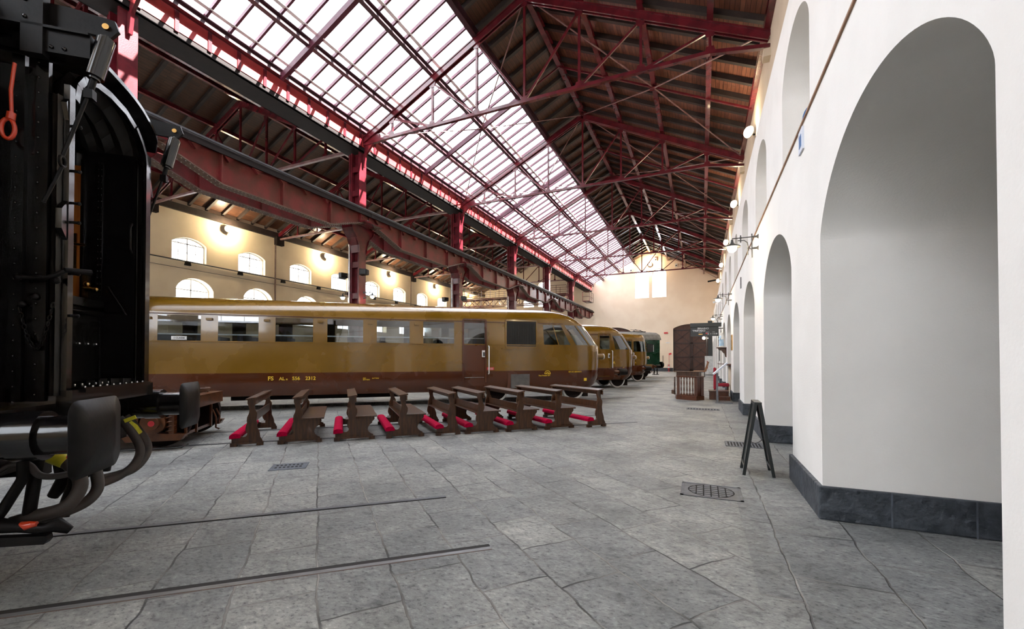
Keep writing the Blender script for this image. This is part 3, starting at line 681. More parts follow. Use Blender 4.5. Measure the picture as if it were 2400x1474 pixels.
# black lamp boxes and cable along the left wall
tag(MB((XL,20,7.5)).tube([(XL+.06,YN,7.46),(XL+.06,20,7.38),(XL+.06,YF,7.40)],.035,8).build('wall_conduit','iron'),'long black conduit running under the upper windows of the cream wall','conduit').location = (XL,20,7.5)
tag(MB((XL,20,7)).tube([(XL+.03,YN,6.95),(XL+.03,YF,6.95)],.012,6).build('wall_cable','iron'),'thin cable strung below the black lamp boxes of the cream wall','cable').location = (XL,20,7)
for i,y in enumerate([15.8+3.25*k for k in range(12)]):
    o = MB().prism([(-.16,-.1),(.16,-.1),(.12,.12),(-.12,.12)],(.16,0,0),(0,1,0),(0,0,1),(-.16,0,0)).build('wall_uplight','satin'); o.location = (XL,y,7.25)
    tag(o,'small black box light under the upper windows, %s from the black coach' % ['nearest','second','third','fourth','fifth','sixth','seventh','eighth','ninth','tenth','eleventh','twelfth'][i],'wall light','black box lights under the windows')
# ================================================================== RAILCARS
def railcar(name, label, cat, u0, vc, uback, unose, bands, door, cabwin, front_cut, extras, slant=1.0, grp=None, zs=1.0):
    """loft of level outlines; x runs forward to the nose, y across (camera side is negative y)"""
    # location: on the rails under the nose end
    loc = W(u0, vc); t = thing(name, label, cat, loc, ANG, grp)
    UF = unose-u0; UB = uback-u0; US = (UF-2.55) if not extras.get('doorochre') else door[1]-u0+.06
    lev = [(.42,1.20,UF-.30),(.60,1.31,UF-.12),(.80,1.345,UF-.03),(1.07,1.355,UF),(1.50,1.355,UF+.02),(1.90,1.352,UF),(1.945,1.35,UF-.03*slant),(2.62,1.335,UF-.58*slant),(2.68,1.33,UF-.66*slant),
           (2.82,1.30,UF-.84*slant),(2.95,1.22,UF-1.05*slant),(3.06,1.06,UF-1.35*slant),(3.15,.82,UF-1.75),(3.205,.50,UF-2.1),(3.235,.2,UF-2.45)]
    cc = .92; NF = 20
    cols = sorted(set([UB]+[x for a,b in bands for x in (a-u0,b-u0)]+([door[0]-u0,door[1]-u0] if door else [])+[US]))
    cabx = [a-u0 for a in cabwin]                       # columns between US and the curved nose, given at belt height
    def outline(z,hw,uf):
        c = cc*hw/1.355; s = uf-c; pts = []
        ur = US if z <= 2.69 else min(US, UF-3.3)
        f = lambda x: x if x <= ur else ur+(x-ur)*(s-ur)/(UF-cc-ur)
        side = [f(x) for x in cols]+[f(x) for x in cabx]+[s]
        for x in side: pts.append((x,-hw))
        for i in range(1,NF):
            a = -PI/2+PI*i/NF; n = 2/2.5
            pts.append((s+c*abs(math.cos(a))**n, hw*math.copysign(abs(math.sin(a))**n, math.sin(a))))
        for x in side[::-1]: pts.append((x,hw))
        return [(x,y,z) for x,y in pts]
    rows = [outline(*l) for l in lev]; K = len(rows[0]); ns = len(cols)+len(cabx)+1
    parts = {k: MB() for k in ('skirt','body','doorpart','doorglass')}; panes = {}
    def colspan(k):   # x-range label of column k (side index)
        return k
    allx = cols+cabx
    def is_win(k, r):
        if not (lev[r][0] >= 1.94 and lev[r+1][0] <= 2.63): return False
        kk = k if k < ns-1 else (K-2-k)
        if kk < ns-1:
            if kk+1 < len(allx):
                a, b = allx[kk], allx[kk+1]; mid = (a+b)/2+u0
                for bi,(p,q) in enumerate(bands):
                    if p < mid < q: return ('b',bi,k < ns)
                if door and door[0] < mid < door[1]: return 'door'
            if kk >= len(cols) and (kk-len(cols)) % 2 == 0: return ('c',kk-len(cols),k < ns) if kk < len(allx)-1 else ('f0',k < ns)
            return False
        i = k-(ns-1)           # curved part
        for key,cut in front_cut.items():
            if i in cut: return (key,True)
            if NF-1-i in cut: return (key,False)
        return False
    for r in range(len(lev)-1):
        for k in range(K-1):
            A = rows[r][k]; B = rows[r][k+1]; C = rows[r+1][k+1]; D = rows[r+1][k]; w = is_win(k,r); sm = True
            kk = k if k < ns-1 else K-2-k; isdoor = False
            if door and kk+1 < len(cols) and kk < ns-1:
                mid = (allx[kk]+allx[kk+1])/2+u0; isdoor = door[0] < mid < door[1] and .6 <= lev[r][0] and lev[r+1][0] <= 2.7
            if w == 'door' and k < ns: parts['doorglass'].add([A,B,C,D],[(0,1,2,3)])
            elif w == 'door': panes.setdefault('fd',MB()).add([A,B,C,D],[(0,1,2,3)])
            elif w: panes.setdefault(w,MB()).add([A,B,C,D],[(0,1,2,3)],True)
            elif isdoor and k < ns-1: parts['doorpart'].add([A,B,C,D],[(0,1,2,3)])
            elif lev[r+1][0] <= 1.075: parts['skirt'].add([A,B,C,D],[(0,1,2,3)],sm)
            else: parts['body'].add([A,B,C,D],[(0,1,2,3)],sm)
    # roof cap and rear wall
    top = rows[-1]; parts['body'].add(top,[tuple(range(K))],True)
    back = [R[0] for R in rows]+[R[-1] for R in rows[::-1]]; parts['body'].add(back,[tuple(range(len(back)))])
    parts['body'].build('body_shell','ochre',t,merge=True); parts['skirt'].build('skirt','maroon',t,'chestnut brown lower panels',merge=True)
    for w in panes.values(): w.build('window_pane','carglass',t,merge=True)
    def opt(i,r):
        p = rows[r][ns-1+i]; return Vector(p)
    for i in extras.get('pillars',[1]):
        for j in (i,NF-i):
            m = MB(); m.bar(opt(j,6),opt(j,7),.05,.04,(1,0,0)); m.build('window_pillar','ochre',t)
    if parts['doorpart'].v:
        d = parts['doorpart'].build('cab_door' if extras.get('doorochre') else 'entrance_door','ochre' if extras.get('doorochre') else 'maroon',t,None if extras.get('doorochre') else 'chestnut brown door'); q = parts['doorglass'].build('door_pane','carglass',d)
        x0, x1 = door[0]-u0, door[1]-u0; m = MB(); y = -1.372
        for a,b in (((x0,.72),(x0,2.72)),((x1,.72),(x1,2.72)),((x0,2.72),(x1,2.72))): m.bar((a[0],y,a[1]),(b[0],y,b[1]),.05,.05)
        m.build('door_frame','ochre' if extras.get('doorochre') else 'maroon',d); m = MB(); m.bar((x0+.05,-1.33,2.12),(x1-.05,-1.33,2.12),.02,.025); m.build('window_bar','bright',d)
        m = MB(); m.tube([(x1+.10,-1.36,.98),(x1+.10,-1.43,1.0),(x1+.10,-1.43,1.86),(x1+.10,-1.36,1.88)],.02,8); m.build('handrail','whitepaint',t,'long white handrail beside the door')
        m = MB(); m.box(x1-.12,x1+.02,-1.385,-1.36,1.52,1.74); m.build('notice','whitepaint',d); m = MB(); m.box(x1-.09,x1-.03,-1.388,-1.384,1.55,1.68); m.build('door_lock','blackletter',d)
        if not extras.get('doorochre'):
            m = MB(); m.box(x0+.05,x1-.05,-1.372,-1.35,.86,.875); m.build('threshold_strip','bright',d)
    # sill strip, window rails, drip rail
    m = MB(); m.bar((UB,-1.358,1.925),(US,-1.358,1.925),.02,.03); m.build('sill_strip','ochre',t)
    m = MB(); m.bar((UB,-1.345,2.66),(UF-1.75,-1.345,2.66),.02,.02); m.build('drip_rail','maroon',t)
    for p,q in bands:
        m = MB(); m.bar((p-u0,-1.325,2.12),(q-u0,-1.325,2.12),.02,.035); m.build('window_bar','whitepaint',t)
    for (p,q),(p2,q2) in zip(bands,bands[1:]):
        if extras.get('lamps'):
            c = (q+p2)/2-u0; m = MB(); m.box(c-.07,c+.07,-1.40,-1.34,2.50,2.56); m.build('marker_lamp','ochre',t)
    # interior: floor, ceiling, seats
    m = MB(); m.box(UB+.05,UF-.9,-1.2,1.2,.95,1.0); m.box(UB+.05,US,-1.0,1.0,2.85,2.9); 
    m.box(US-.9,US-.87,-1.25,1.25,1,2.9); m.build('interior_lining','interior',t)
    x = UB+.5
    while x < US-1.3:
        for y in (-.7,.7):
            m = MB(); m.box(x,x+.45,y-.45,y+.45,1.3,1.45); m.box(x-.08,x+.06,y-.45,y+.45,1.3,2.13); m.build('seat','seat',t)
        x += .95
    m = MB(); m.box(UF-1.5,UF-.9,-.8,.8,1.0,1.85); m.build('driving_desk','interior',t)
    # nose: belt moulding, headlights, beam with buffer, wheels
    for y in (-.72,.72):
        m = MB(); m.cyl((UF-.35,y,1.55),(UF+.14,y,1.55),.10,18); h = m.build('headlight','ochre',t); m = MB(); m.cyl((UF+.14,y,1.55),(UF+.18,y,1.55),.105,18); m.build('lens','whitepaint',h)
    m = MB(); m.box(UF-.6,UF+.98,-.16,.16,.81,1.11); m.build('draw_beam','maroon',t)
    m = MB(); m.cyl((UF+.98,0,.95),(UF+1.3,0,.95),.10,16); m.build('coupler_shank','maroon',t)
    m = MB(); m.cyl((UF+1.25,0,.95),(UF+1.62,0,.95),.135,18,.12); m.build('coupler_cap','satin',t)
    for w in extras['wheels']:
        for y in (-.67,.67):
            m = MB(); m.cyl((w-u0,y-.06,.44),(w-u0,y+.06,.44),.40,28); m.cyl((w-u0,y-.07,.44),(w-u0,y-.05,.44),.12,12); o = m.build('wheel','dark',t)
            m = MB(); n = 32; ring = []
            for i in range(n): ring.append((w-u0+.41*math.cos(2*PI*i/n),y-.0,.44+.41*math.sin(2*PI*i/n)))
            R2 = MB()
            for i in range(n):
                a, b = 2*PI*i/n, 2*PI*(i+1)/n; P = lambda r,a,yy: (w-u0+r*math.cos(a),yy,.44+r*math.sin(a))
                R2.quad(P(.375,a,y-.075),P(.44,a,y-.075),P(.44,b,y-.075),P(.375,b,y-.075)); R2.quad(P(.44,a,y-.075),P(.44,a,y+.06),P(.44,b,y+.06),P(.44,b,y-.075))
            R2.build('tyre','tread',o,'white painted tyre')
    ws = extras['wheels']
    m = MB(); m.box(ws[0]-u0-.6,ws[-1]-u0+.6,-.58,-.48,.40,.56); m.box(ws[0]-u0-.6,ws[-1]-u0+.6,.48,.58,.40,.56)
    for w in ws:
        m.cyl((w-u0,-.6,.44),(w-u0,.6,.44),.07,10); m.tube([(w-u0-.55,-.6,.42),(w-u0-.5,-.63,.22),(w-u0-.42,-.6,.42)],.03,6)
    m.box(ws[-1]-u0+.42,ws[-1]-u0+.60,-.72,-.6,.10,.42); m.build('bogie_frame','dark',t)
    return t, UF, UB
B1 = [(-10.85,-9.89),(-9.48,-8.52),(-8.11,-7.15),(-6.71,-5.75),(-5.34,-4.38),(-3.985,-3.02),(-2.6,-1.64),(-1.26,-.28),(.107,1.066),(1.477,2.44)]
def sidetext(t, u, u0, z, s, size, mat, name='lettering', y=-1.362, sx=1):
    return text(name, s, size, (u-u0,y,z), (1,0,0), (0,0,1), mat, t, sx=sx)
u0 = 6.9; VC = 14.80
car, UF, UB = railcar('railcar','long ochre and brown railcar with yellow lettering behind the row of kneelers','railcar',u0,VC,-11.6,7.95,B1,(2.72,3.46),[5.50,6.03,6.07,6.50,6.72],{'f0':[0],'f1':[1,2,3,4,5,6,7,8]},dict(lamps=True,wheels=[3.98,6.88]))
sidetext(car,-2.78,u0,.865,'FS',.155,'yellowletter'); sidetext(car,-2.50,u0,.865,'AL',.125,'yellowletter'); sidetext(car,-2.325,u0,.865,'n',.085,'yellowletter'); sidetext(car,-2.17,u0,.865,'556',.135,'yellowletter'); sidetext(car,-1.83,u0,.865,'2312',.135,'yellowletter')
sidetext(car,-.28,u0,.875,'DEP.\nBATTERIE',.045,'yellowletter'); sidetext(car,-.02,u0,.87,'BATTERIE',.045,'yellowletter')
sidetext(car,5.30,u0,.885,'Peso Frenato 27T',.058,'yellowletter'); sidetext(car,6.40,u0,1.0,'DEP. LOC. BENEVENTO',.06,'yellowletter',sx=.8)
m = MB()
for r,w in ((.11,.022),(.055,.02)):
    for i in range(12):
        a, b = PI*i/12, PI*(i+1)/12; P = lambda rr,a: (5.62-u0+rr*math.cos(a),-1.364,.965+rr*math.sin(a)); m.quad(P(r,a),P(r-w,a),P(r-w,b),P(r,b))
m.box(5.51-u0,5.73-u0,-1.366,-1.362,.950,.968); m.build('brake_emblem','yellowletter',car)
m = MB(); m.box(7.0-u0,7.1-u0,-1.352,-1.30,.70,.80); m.build('jack_mark','yellowletter',car)
m = MB((0,0,0)); m.box(4.17-u0,5.19-u0,-1.362,-1.345,1.88,2.70); gr = m.build('air_intake','mesh',car,'black louvred air intake')
m = MB()
for i in range(17):
    x = 4.2-u0+.06*i; m.box(x,x+.022,-1.375,-1.36,1.95,2.64)
m.build('louvre_bars','mesh',gr)
m = MB()
for a,b in (((4.14,1.85),(4.14,2.73)),((5.22,1.85),(5.22,2.73)),((4.14,2.73),(5.22,2.73)),((4.14,1.85),(5.22,1.85))): m.bar((a[0]-u0,-1.37,a[1]),(b[0]-u0,-1.37,b[1]),.035,.05)
m.build('intake_frame','ochre',gr)
m = MB(); m.bar((4.0-u0,-1.39,1.80),(5.32-u0,-1.39,1.80),.05,.03); m.build('intake_ledge','ochre',car)
m = MB(); m.box(4.32-u0,4.98-u0,-1.352,-1.26,.50,.96); gr = m.build('radiator_grille','greygrille',car,'grey slatted radiator grille')
m = MB()
for i in range(14): m.box(4.34-u0,4.96-u0,-1.366,-1.34,.52+.032*i,.535+.032*i)
m.box(4.64-u0,4.66-u0,-1.37,-1.34,.52,.95); m.build('slats','greygrille',gr)
m = MB(); m.box(4.20-u0,4.31-u0,-1.37,-1.25,.48,1.0); m.build('grille_post','maroon',car)
m = MB(); m.box(3.50-u0,3.74-u0,-1.372,-1.355,1.10,1.19); sg = m.build('warning_plate','redsign',car); m = MB()
for i in range(3): m.box(3.53-u0,3.71-u0,-1.375,-1.371,1.115+.025*i,1.123+.025*i)
m.build('printed_lines','whiteletter',sg)
m = MB(); m.box(-5.02-u0,-4.68-u0,-1.40,-1.385,1.965,2.06); cl = m.build('class_plate','whitepaint',car); text('class_lettering','1 CLASSE',.062,(-4.97-u0,-1.402,1.992),(1,0,0),(0,0,1),'blackletter',cl)
m = MB(); m.bar((7.63-u0,-.95,1.98),(7.28-u0,-.55,2.62),.02,.02); m.build('wiper','blackletter',car)
m = MB(); m.box(-3.9-u0,1-u0,-.5,.5,.25,.45); m.build('underframe_box','dark',car)
# the second and third ochre railcars
B2 = [(3.2,4.2),(4.6,5.6),(6.0,7.0),(7.4,8.4),(8.7,9.6)]
ua = 11.97
c2, UF2, UB2 = railcar('railcar','second ochre railcar, with yellow letter A, beyond the long one','railcar',ua,20.07,2.4,12.88,B2,(10.55,11.18),[11.50],{'f0':[0,1],'f1':[2,3,4,5,6,7,8]},dict(doorochre=True,wheels=[8.9,11.97],pillars=[2]),.85)
sidetext(c2,11.33,ua,1.22,'A',.2,'yellowletter'); sidetext(c2,11.9,ua,1.02,'25 T',.05,'yellowletter')
m = MB()
for i in range(12):
    a, b = PI*i/12, PI*(i+1)/12; P = lambda rr,a: (11.9-ua+rr*math.cos(a),-1.30,1.10+rr*math.sin(a)); m.quad(P(.10,a),P(.075,a),P(.075,b),P(.10,b))
m.build('brake_emblem','yellowletter',c2)
ub = 16.75
B3 = [(8.0,9.0),(9.4,10.4),(10.8,11.8),(12.2,13.2),(13.5,14.4)]
c3, UF3, UB3 = railcar('railcar','third ochre railcar, just in front of the green coach','railcar',ub,25.3,7.4,17.45,B3,(15.3,15.9),[16.05],{'f0':[0,1,2,3],'f1':[4,5,6,7,8]},dict(doorochre=True,wheels=[13.7,16.75],pillars=[4]),.15)
m = MB(); m.box(UF3-.5,UF3+.12,-1.15,1.15,.95,1.12); m.build('bumper','ochre',c3)
sidetext(c3,16.12,ub,1.18,'A',.16,'yellowletter')
# dark green coach at the back
ug = 21.95; vg = 30.55; loc = W(ug,vg); t = thing('railway_coach','dark green coach with grey roof at the far end','coach',loc,ANG)
gp = [(.95,-1.38),(3.02,-1.40)]
m = MB(); m.box(-9,0,-1.4,1.4,1.0,3.02); gb = m.build('body','green',t)
prf = [(-1.46,3.0),(-1.44,3.12),(-1.25,3.42),(-.8,3.62),(0,3.70),(.8,3.62),(1.25,3.42),(1.44,3.12),(1.46,3.0)]
m = MB(); m.prism(prf,(-9,0,0),(0,1,0),(0,0,1),(9.1,0,0)); m.build('roof','greyroof',t,'grey arched roof')
m = MB(); m.bar((-1.7,-.3,3.74),(-1.2,.2,3.92),.05,.05); m.bar((-1.2,.2,3.92),(-.7,-.2,3.74),.04,.04); m.bar((-1.6,.3,3.9),(-.9,-.2,3.82),.04,.04); m.box(-1.8,-.6,-.4,.4,3.68,3.74); m.build('pantograph','iron',t)
for x in (-.95,-2.6,-4.2,-5.8,-7.4):
    m = MB(); m.box(x-.36,x+.36,-1.425,-1.39,1.95,2.75); f = m.build('window_frame','green',t); m = MB(); m.box(x-.28,x+.28,-1.435,-1.42,2.02,2.68); m.build('pane','mesh',f)
    m = MB(); m.cyl((x+.32,-1.45,2.05),(x+.32,-1.45,2.6),.015); m.build('handle','whitepaint',f)
m = MB(); m.box(-9,0,-1.405,-1.39,1.88,1.91); m.build('waist_rail','green',t)
for y in (-.875,.875):
    m = MB(); m.cyl((0,y,1.0),(.45,y,1.0),.10,14); b = m.build('buffer','satin',t); m = MB(); m.cyl((.45,y,1.0),(.62,y,1.0),.26,20); m.build('buffer_head','satin',b)
m = MB(); m.box(-9,-.05,-1.1,1.1,.75,1.0); m.box(-3.3,-.6,-1.0,-.8,.3,.75); m.box(-3.3,-.6,.8,1.0,.3,.75)
for x in (-3.0,-1.0):
    for y in (-.67,.67): m.cyl((x,y-.06,.42),(x,y+.06,.42),.42,20)
m.build('bogie','dark',t)
m = MB(); m.bar((-.4,-1.2,.2),(-.4,-1.2,.95),.06,.06); m.bar((-.1,-1.2,.2),(-.1,-1.2,.95),.06,.06); m.box(-.45,0,-1.3,-1.0,.2,.25); m.build('entry_step','dark',t)
m = MB(); m.tube([(.1,.2,.9),(.35,.2,.6),(.4,.2,.4),(.2,.2,.3)],.03,8); m.tube([(.1,-.2,.9),(.35,-.25,.55),(.4,-.2,.35),(.2,-.2,.3)],.03,8); m.build('brake_hose','hose',t)
# ================================================================== BLACK COACH (end with gangway)
vk = 3.88; uk = -2.3; O = Vector((uk,vk,0)); K = thing('railway_coach','glossy black coach end with gangway, buffers and hoses at the left','coach',W(uk,vk),ANG)
def MBk(): return MB((uk,vk,0))
m = MBk(); bp = [(vk-1.42,1.12),(vk-1.42,3.05),(vk-1.36,3.22),(vk-1.1,3.42),(vk-.6,3.55),(vk,3.6),(vk+.6,3.55),(vk+1.1,3.42),(vk+1.36,3.22),(vk+1.42,3.05),(vk+1.42,1.12)]
m.prism(bp,(-9.5,0,0),(0,1,0),(0,0,1),(7.2,0,0)); m.build('body','black',K)
m = MBk(); m.prism([(v,z+.02 if z > 3 else z) for v,z in bp if z > 3]+[],(-9.5,0,.03),(0,1,0),(0,0,1),(7.35,0,0)); m.build('roof','black',K)
m = MBk(); m.box(-9.5,-2.12,vk-1.3,vk+1.3,.92,1.14); m.build('headstock','black',K)
# pilasters with rivets on the end wall
m = MBk()
for v in (vk-1.35,vk-.95,vk-.62,vk+.62,vk+.95,vk+1.35): m.box(-2.3,-2.25,v-.05,v+.05,1.14,3.2)
pil = m.build('pilaster','black',K); m = MBk()
for v in (vk-1.35,vk-.95,vk-.62,vk+.62,vk+.95,vk+1.35):
    for i in range(26): m.sphere((-2.245,v,1.2+.077*i),.011,6)
m.build('rivets','black',pil)
gl, gr_, gb_, gt = vk-.46, vk+.37, 1.28, 3.16    # gangway opening
uf = -1.78
# bellows: pleated side walls and arched top
def pleats(u0,u1,n,base,amp):
    return [(u0+(u1-u0)*i/(2*n), base+(amp if i%2 else 0)) for i in range(2*n+1)]
m = MBk()
for v,s in ((gl-.02,-1),(gr_+.02,1)):
    pr = pleats(-1.875 if s < 0 else -2.28,uf-.03,3 if s < 0 else 6,.075 if s < 0 else 0,.028)
    for (a,da),(b,db) in zip(pr,pr[1:]):
        m.add([(a,v+s*da,gb_-.05),(b,v+s*db,gb_-.05),(b,v+s*db,gt-.1),(a,v+s*da,gt-.1)],[(0,1,2,3)])
        m.add([(a,v-s*(.05-da*.0)-s*.02+s*da,gb_-.05),(b,v-s*.07+s*db,gb_-.05),(b,v-s*.07+s*db,gt-.1),(a,v-s*.07+s*da,gt-.1)],[(0,1,2,3)])
pr = pleats(-2.28,uf-.03,4,0,.06); arch = [(gl-.02,gt-.1),(gl+.0,gt-.0),(gl+.06,gt+.08),(gl+.18,gt+.13),(vk-.12,gt+.15),(vk+.08,gt+.14),(vk+.22,gt+.09),(vk+.31,gt+.02),(gr_,gt-.06),(gr_+.02,gt-.14)]
for (a,da),(b,db) in zip(pr,pr[1:]):
    for (v,z),(w,y) in zip(arch,arch[1:]): m.add([(a,v,z+da),(b,v,z+db),(b,w,y+db),(a,w,y+da)],[(0,1,2,3)])
m.build('gangway_bellows','bellows',K,'grey black pleated bellows')
# gangway face frame with catches
m = MBk()
m.box(uf-.03,uf,gl-.09,gl-.04,gb_-.06,gt-.02); m.box(uf-.03,uf,gr_+.02,gr_+.09,gb_-.06,gt-.02); m.box(uf-.05,uf+.03,gl-.09,gr_+.09,gb_-.12,gb_-.02)
for (v,z),(w,y) in zip(arch,arch[1:]): m.bar((uf-.015,v,z+.02),(uf-.015,w,y+.02),.03,.045,(0,-.5,1))
m.prism([(gl-.14,2.36),(gl-.09,2.42),(gl-.05,2.42),(gl-.05,2.18),(gl-.09,2.18),(gl-.14,2.24)],(uf-.035,0,0),(0,1,0),(0,0,1),(.03,0,0))
m.prism([(gl-.11,3.02),(gl-.09,3.05),(gl-.05,3.05),(gl-.05,2.9),(gl-.09,2.92)],(uf-.035,0,0),(0,1,0),(0,0,1),(.03,0,0))
m.build('gangway_frame','black',K)
for z in (2.90,2.62,2.42,2.30,1.98,1.72):
    m = MBk(); m.cyl((uf-.02,gl-.06,z),(uf+.03,gl-.05,z),.009,8); m.sphere((uf+.03,gl-.05,z),.012,8); m.build('frame_catch','satin',K)
# vestibule inside the gangway: end door of varnished wood, black lower flap
m = MBk(); m.box(-2.30,-2.16,gr_-.075,gr_-.05,1.85,2.95); d = m.build('end_door','teak',K,'varnished orange wood door'); 
m = MBk(); m.box(-2.195,-2.175,gr_-.085,gr_-.075,2.15,2.42); m.cyl((-2.185,gr_-.08,2.33),(-2.185,gr_-.13,2.33),.010); m.cyl((-2.185,gr_-.125,2.33),(-2.10,gr_-.125,2.325),.010); m.build('door_handle','brass',d,'brass lever handle')
m = MBk(); m.box(-2.16,uf-.04,gr_-.055,gr_-.035,1.3,3.08); m.box(-2.16,-2.14,gr_-.075,gr_-.05,1.3,3.0); m.box(-2.06,-2.03,gr_-.065,gr_-.05,1.3,3.0); m.box(-2.3,-2.27,gl,gr_,1.3,3.1); vp = m.build('vestibule_panel','black',K); m = MBk()
for i in range(34):
    for u in (-2.055,-2.035): m.sphere((u,gr_-.066,1.34+.05*i),.006,6)
m.build('rivets','black',vp)
m = MBk(); m.box(-2.14,-2.12,gr_-.085,gr_-.055,1.93,2.10); m.sphere((-2.10,gr_-.10,2.03),.022,10); m.cyl((-2.12,gr_-.10,2.0),(-2.04,gr_-.11,1.99),.014); m.sphere((-2.04,gr_-.11,1.99),.02,8); m.build('door_latch','brass',K,'brass latch')
m = MBk(); m.box(uf-.30,uf-.26,gl+.04,gr_-.02,1.29,1.88); m.box(uf-.31,uf-.235,gl+.04,gr_-.02,1.84,1.90); m.box(uf-.28,uf-.25,gl+.04,gr_-.02,1.55,1.58)
m.tube([(uf-.25,gl+.04,1.80),(uf-.25,gr_-.02,1.80)],.018,8); fl_ = m.build('safety_gate','black',K); m = MBk()
for i in range(7): m.sphere((uf-.245,gl+.1+.1*i,1.565),.010,6)
m.build('rivets','bright',fl_)
m = MBk(); m.box(uf-.28,uf+.05,gl,gr_,gb_-.04,gb_-.01); th = m.build('footplate','black',K); m = MBk()
for i in range(10): m.sphere((uf+.02,gl+.05+.08*i,gb_-.008),.008,6); m.sphere((uf-.2,gl+.05+.08*i,gb_-.008),.008,6)
m.build('rivets','bright',th)
m = MBk(); m.tube([(-1.98,gr_-.08,2.02),(-1.86,gr_-.08,1.80)],.006,6); m.build('stay_rod','satin',K); m = MBk(); m.tube([(uf-.06,gr_-.04,2.55),(uf-.06,gr_-.08,2.5),(uf-.06,gr_-.08,2.33),(uf-.06,gr_-.04,2.28)],.007,6); m.build('grab_handle','satin',K)
# hood over the gangway
hood0 = [(gl-.22,3.17),(gl-.18,3.24),(gl-.10,3.36),(gl+.08,3.455),(vk-.25,3.49),(vk-.03,3.495),(vk+.13,3.488),(vk+.29,3.46),(vk+.43,3.405),(vk+.505,3.36),(vk+.52,3.30),(vk+.49,3.225)]; hood = []
for i in range(1,len(hood0)-2):
    a,b,c,d = [Vector(x) for x in hood0[i-1:i+3]]
    for q in range(6):
        s = q/6; w_ = .5*((2*b)+(-a+c)*s+(2*a-5*b+4*c-d)*s*s+(-a+3*b-3*c+d)*s**3); hood.append((w_.x,w_.y))
hood += hood0[-2:]
m = MBk()
for (v,z),(w,y) in zip(hood,hood[1:]):
    m.add([(-2.35,v,z+.05),(uf+.02,v,z),(uf+.02,w,y),(-2.35,w,y+.05)],[(0,1,2,3)],True); m.add([(-2.35,v,z+.02),(uf+.02,v,z-.03),(uf+.02,w,y-.03),(-2.35,w,y+.02)],[(0,1,2,3)],True)
    m.add([(uf+.02,v,z),(uf+.02,w,y),(uf+.02,w,y-.03),(uf+.02,v,z-.03)],[(0,1,2,3)],True)
m.build('gangway_hood','black',K)
# spring dampers with rods hanging from arms
def damper(v,u,z,dv):
    m = MBk(); m.prism([(-2.45,z-.16),(-2.45,z+.10),(u-.18,z+.08),(u+.04,z+.05),(u+.06,z-.01),(u+.02,z-.06),(u-.15,z-.05)],(0,v-.012,0),(1,0,0),(0,0,1),(0,.024,0)); a = m.build('damper_arm','satin',K)
    m = MBk(); m.cyl((u,v-.025,z),(u,v+.025,z),.018,12); m.build('pin','brass',a)
    m = MBk(); top = Vector((u,v,z-.05)); bot = Vector((u-.055,v-.015,z-.32)); d = (bot-top); m.tube([top,top+d*.08],.018,8); m.cyl(top+d*.06,top+d*.12,.038,18); m.cyl(top+d*.10,top+d*1.0,.046,18); m.cyl(top+d*.98,top+d*1.06,.03,18); s = m.build('spring_canister','black',K)
    m = MBk(); m.tube([bot,bot+d*.32],.018,8); e = bot+d*.32; m.box(e.x-.022,e.x+.022,e.y-.022,e.y+.022,e.z-.055,e.z); f = e+Vector((-.11,-.03,-.43)); m.tube([e,f],.010,8)
    n = 14; m.tube([f+Vector((.0,.028*math.cos(2*PI*i/n),-.03+.03*math.sin(2*PI*i/n))) for i in range(n)],.009,6,closed=True); m.tube([f+Vector((0,0,-.06)),f+Vector((-.06,-.04,-.29))],.009,8); m.build('pull_rod','satin',K)
damper(3.25,-1.56,3.48,0); damper(4.50,-1.67,3.46,0)
m = MBk(); m.box(-1.92,-1.62,3.20,3.32,3.25,3.38); m.box(-2.3,-1.62,3.18,3.34,3.38,3.395); m.box(-1.93,-1.83,3.18,3.24,3.22,3.9)
rb = m.build('hood_support','satin',K); m = MBk()
for u,z in ((-1.91,3.42),(-1.91,3.52),(-1.89,3.62),(-1.91,3.7),(-1.8,3.28),(-1.74,3.28),(-1.86,3.34)): m.sphere((u,3.18 if z > 3.4 else 3.20,z),.012,8)
m.build('rivets','black',rb)
# angle bars with rivets on the camera side of the bellows
m = MBk()
for u in (-1.995,-1.885): m.box(u-.03,u+.03,gl-.14,gl-.11,1.2,3.55)
m.box(-2.26,-1.88,gl-.11,gl-.09,1.2,3.2)
ab = m.build('angle_bar','black',K); m = MBk()
for i in range(24):
    m.sphere((-1.90,gl-.142,1.24+.09*i),.009,6)
    m.sphere((-2.0,gl-.142,1.2+.09*i),.008,6)
m.build('rivets','black',ab)
m = MBk(); m.tube([(-1.975,gl-.2,3.16),(-1.99,gl-.2,3.0),(-1.985,gl-.2,2.86)],.009,8); n = 16; m.tube([(-2.0+.030*math.cos(2*PI*i/n),gl-.2,2.775+.058*math.sin(2*PI*i/n)) for i in range(n)],.011,8,closed=True); m.tube([(-1.985,gl-.2,2.87),(-1.99,gl-.2,2.83)],.02,8); m.build('pull_handle','orange',K,'orange red emergency pull handle')
